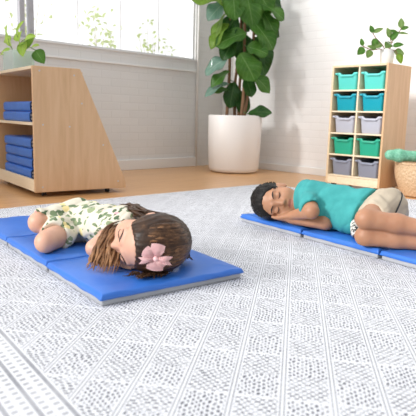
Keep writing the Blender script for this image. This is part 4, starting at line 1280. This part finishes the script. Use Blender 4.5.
# hair
def girl_hair():
    A = HG.axes(); q = lambda x, y, z: HG(x*GS, y*GS, z*GS)
    Hh = SDF()
    Hh.ell(q(0, -.016, .034), (.0950, .1080, .0940), A, .01)
    Hh.ell(q(0, .128, -.012), (.092, .108, .126), A, .014, '-')
    Hh.cap(q(0, -.06, .0), .075, q(.01, -.05, -.10), .055, .03)               # hair gathered behind the neck
    Hh.plane((0, 0, MTOP+.0005), (0, 0, -1), .006)
    def dsp(P):
        L = HG.local(P)
        an = np.arctan2(L[:, 0], L[:, 2]+.12)
        return .0008*np.sin(an*70+2.5*np.sin(L[:, 1]*45))+.0006*np.sin(an*150+L[:, 1]*40)
    me = Hh.mesh('hair', .0040, dsp, 0)
    bm = bmesh.new(); bm.from_mesh(me); bpy.data.meshes.remove(me)
    nb = len(bm.verts)
    rnd = random.Random(9)
    tipw = {}
    Hn = SDF().ell(q(0, -.016, .034), (.0945, .1075, .0935), A, .01)
    def lock(pts, r0, n=22, wav=.0, ph=0.0, t0=.2, t1=1.0, flat=.55, up=None):
        P = spline(pts, n); out = []
        for i, p in enumerate(P):
            t = i/(n-1); s = math.sin(t*14+ph)*wav*t
            out.append(p+Vector((s*.8, math.cos(t*14+ph)*wav*t*.6, s*.4)))
        for p in out:
            if p.z < MTOP+.006: p.z = MTOP+.006+rnd.uniform(0, .006)
        k0 = len(bm.verts)
        add_tube(bm, out, [r0*min(1, .06+i/6)*(1-.15*abs(i/(n-1)-.3))*(1 if i < n-5 else (n-1-i)/5+.06) for i in range(n)], 6, flat, True, up)
        for j in range(n*6): tipw[k0+j] = t0+(t1-t0)*(j//6)/(n-1)
    # scalp locks sweeping from the parting back over the head
    for i in range(340):
        s = rnd.uniform(-1, 1)
        x = s*.085; z0 = rnd.uniform(.035, .115)
        pts = []; a0_ = rnd.choice([rnd.uniform(.62, .85), rnd.uniform(.8, 1.2)])
        for t in np.linspace(0, 1, 9):
            a = a0_+t*(2.70-a0_)                      # from the forehead over the crown to the nape
            dirl = HG.d(s*.95*(1-.3*t*t), math.cos(a)*.9, math.sin(a)*.9)
            dirl.normalize()
            p = Hn.surf(q(0, -.016, .034)+dirl*.22, -dirl)
            pts.append(p+dirl*(rnd.uniform(-.0005, .0012) if t > .2 else (-.0125 if t == 0 else -.0035)))
            if t == 0: up0 = dirl.copy()
        lock(pts, rnd.uniform(.004, .0075), 18, 0, 0, rnd.choice([0, 0, .06, .15, .75]), rnd.choice([.0, .06, .25]), .30, up0)
    # wavy locks fallen in front of the mouth, chin and hands
    rt = Vector((.709, -.704, 0))
    for i in range(64):
        u = rnd.uniform(-1, 1)
        a = V(1.070, 1.455, .185)+rt*(.016*u)+V(0, 0, rnd.uniform(-.02, .012))
        m1 = V(1.010, 1.440, .160)+rt*(.022*u)+V(rnd.uniform(-.012, .006), 0, rnd.uniform(-.015, .015))
        m2 = V(.965, 1.415, .118)+rt*(.030*u)+V(rnd.uniform(-.012, .006), 0, rnd.uniform(-.015, .015))
        e = V(.925, 1.375, MTOP+.008)+rt*(.042*u)+V(rnd.uniform(-.02, .02), rnd.uniform(-.015, .02), rnd.uniform(0, .02))
        lock([a, m1, m2, e], rnd.uniform(.0035, .0065), 30, rnd.uniform(.008, .015), rnd.uniform(0, 6), .15, rnd.uniform(.7, 1.0))
    # locks thrown back over the shoulder
    for i in range(44):
        a = HG(rnd.uniform(.05, .09), -.05+rnd.uniform(-.03, .03), rnd.uniform(-.02, .02))
        m1 = V(1.16+rnd.uniform(-.03, .03), 1.52+rnd.uniform(-.02, .02), .205+rnd.uniform(-.015, .012))
        m2 = V(1.19+rnd.uniform(-.05, .04), 1.59+rnd.uniform(-.02, .03), .208+rnd.uniform(-.014, .008))
        e = V(1.24+rnd.uniform(-.06, .03), 1.65+rnd.uniform(-.03, .05), .165+rnd.uniform(-.03, .01))
        lock([a, m1, m2, e], rnd.uniform(.004, .007), 22, rnd.uniform(.004, .009), rnd.uniform(0, 6), .0, rnd.uniform(.05, .4))
    # hair pooled on the mat under the temple
    for i in range(40):
        u = rnd.random()
        a = q(-.070-.012*rnd.random(), .055-.12*u, .05+.03*rnd.random())
        m1 = q(-.088, .075-.12*u, .035+.05*rnd.random())
        e = V(m1.x, m1.y, 0)-V(.030+rnd.uniform(-.01, .02), .012+rnd.uniform(-.02, .03), 0)*(.6+.6*rnd.random()); e.z = MTOP+.008
        lock([a, m1, e], rnd.uniform(.004, .0065), 14, .003, rnd.uniform(0, 6), .0, rnd.uniform(.05, .25))
    # loose ends on the mat behind the head
    for i in range(16):
        a = HG(rnd.uniform(-.06, .0), -.10, rnd.uniform(-.02, .04))
        e = a+V(.06+rnd.uniform(-.01, .03), rnd.uniform(-.03, .05), 0); e.z = MTOP+.008
        lock([a, a.lerp(e, .5)+V(0, 0, .004), e], rnd.uniform(.004, .006), 12, .004, rnd.uniform(0, 6), 0, .15)
    me = bpy.data.meshes.new('hair'); bm.to_mesh(me); bm.free()
    at = me.attributes.new('tip', 'FLOAT', 'POINT')
    at.data.foreach_set('value', [tipw.get(i, 0.0) for i in range(len(me.vertices))])
    return me, Hh
gh, Hh = girl_hair()
ho = obj('hair', gh, girl_hair_mat, gp_, inv=GI)
# ribbon bow
bc_dir = (Vector((-.70, -.66, .10))).normalized()
bc = Hh.surf(Vector((1.030, 1.238, .118))+bc_dir*.15, -bc_dir)+bc_dir*.008
bu = Vector((0, 0, 1)); bu = (bu-bc_dir*bu.dot(bc_dir)).normalized(); br_ = bu.cross(bc_dir) * -1
def petal(ang, L, W, notch=False, lift=.35):
    bm = bmesh.new(); n = 10; m = 6; g = []
    d = br_*math.cos(ang)+bu*math.sin(ang); s = bc_dir.cross(d)
    for i in range(n+1):
        t = i/n; w = W*(.28+.72*min(1, t*1.7))/2
        row = []
        for j in range(m+1):
            x = -1+2*j/m
            tt = t*(1-(.22*(1-abs(x)) if notch else .10*x*x))
            h = math.sin(PI*t*.75)*L*lift+.003*math.cos(x*3)-.004*t
            row.append(bm.verts.new(bc+d*L*tt+s*w*x+bc_dir*h))
        g.append(row)
    for i in range(n):
        for j in range(m): bm.faces.new((g[i][j], g[i][j+1], g[i+1][j+1], g[i+1][j]))
    bmesh.ops.solidify(bm, geom=list(bm.faces), thickness=.0016)
    return bm
bow = bpy.data.objects.new('hair_bow', bpy.data.meshes.new('hair_bow'))
bm = bmesh.new()
for ang, L, W, nt_ in ((100, .046, .042, False), (35, .044, .036, False), (-85, .036, .050, False), (-8, .052, .020, True), (186, .050, .026, True), (-122, .034, .04, False)):
    b2 = petal(math.radians(ang), L, W, nt_); merge(bm, b2)
bow = obj('hair_bow', bm, bow_mat, gp_, inv=GI); bow['label'] = 'pink ribbon bow'
bm = bmesh.new(); bmesh.ops.create_uvsphere(bm, u_segments=16, v_segments=10, radius=.008, matrix=Matrix.Translation(bc+bc_dir*.006))
obj('bow_knot', bm, bow_mat, bow, inv=GI)

# ------------------------------------------------------------------ light
w = bpy.data.worlds.new('World'); S.world = w; w.use_nodes = True
nt = w.node_tree; bg = nt.nodes['Background']
tc = N(nt, 'ShaderNodeTexCoord')
dp = N(nt, 'ShaderNodeVectorMath', operation='DOT_PRODUCT')
sd = Vector((-.50, .75, .45)).normalized(); dp.inputs[1].default_value = sd
nt.links.new(tc.outputs['Generated'], dp.inputs[0])
r = ramp(nt, math_(nt, 'MULTIPLY_ADD', dp.outputs['Value'], .5, .5), [(.10, (.34, .35, .37)), (.45, (.62, .63, .645)), (.80, (1.25, 1.25, 1.25))])
nt.links.new(r, bg.inputs['Color']); bg.inputs['Strength'].default_value = 1.0
sun = bpy.data.lights.new('sun', 'SUN'); sun.energy = 2.2; sun.angle = math.radians(12); sun.color = (1, .985, .96)
so = bpy.data.objects.new('sun', sun); link(so)
so.rotation_euler = Vector((-.88, .30, .42)).to_track_quat('Z', 'Y').to_euler()

# ------------------------------------------------------------------ camera
cam = bpy.data.cameras.new('camera'); co = bpy.data.objects.new('camera', cam); link(co)
cam.sensor_width = 36; cam.lens = 544.27/416*36; cam.clip_start = .02
right = Vector((.709, -.704, .027)); down = Vector((-.098, -.137, -.986)); fwd = Vector((.698, .697, -.166))
fwd.normalize(); right = (right-fwd*right.dot(fwd)).normalized(); upv = right.cross(fwd)
co.matrix_world = Matrix(((right.x, upv.x, -fwd.x, 0), (right.y, upv.y, -fwd.y, 0), (right.z, upv.z, -fwd.z, .54), (0, 0, 0, 1)))
cam.dof.use_dof = True; cam.dof.focus_distance = 2.4; cam.dof.aperture_fstop = 5.6
S.camera = co
vs_ = S.view_settings
S.display_settings.display_device = 'sRGB'
vs_.view_transform = 'Standard'; vs_.look = 'None'; vs_.gamma = 1; vs_.use_curve_mapping = False
vs_.exposure = .28
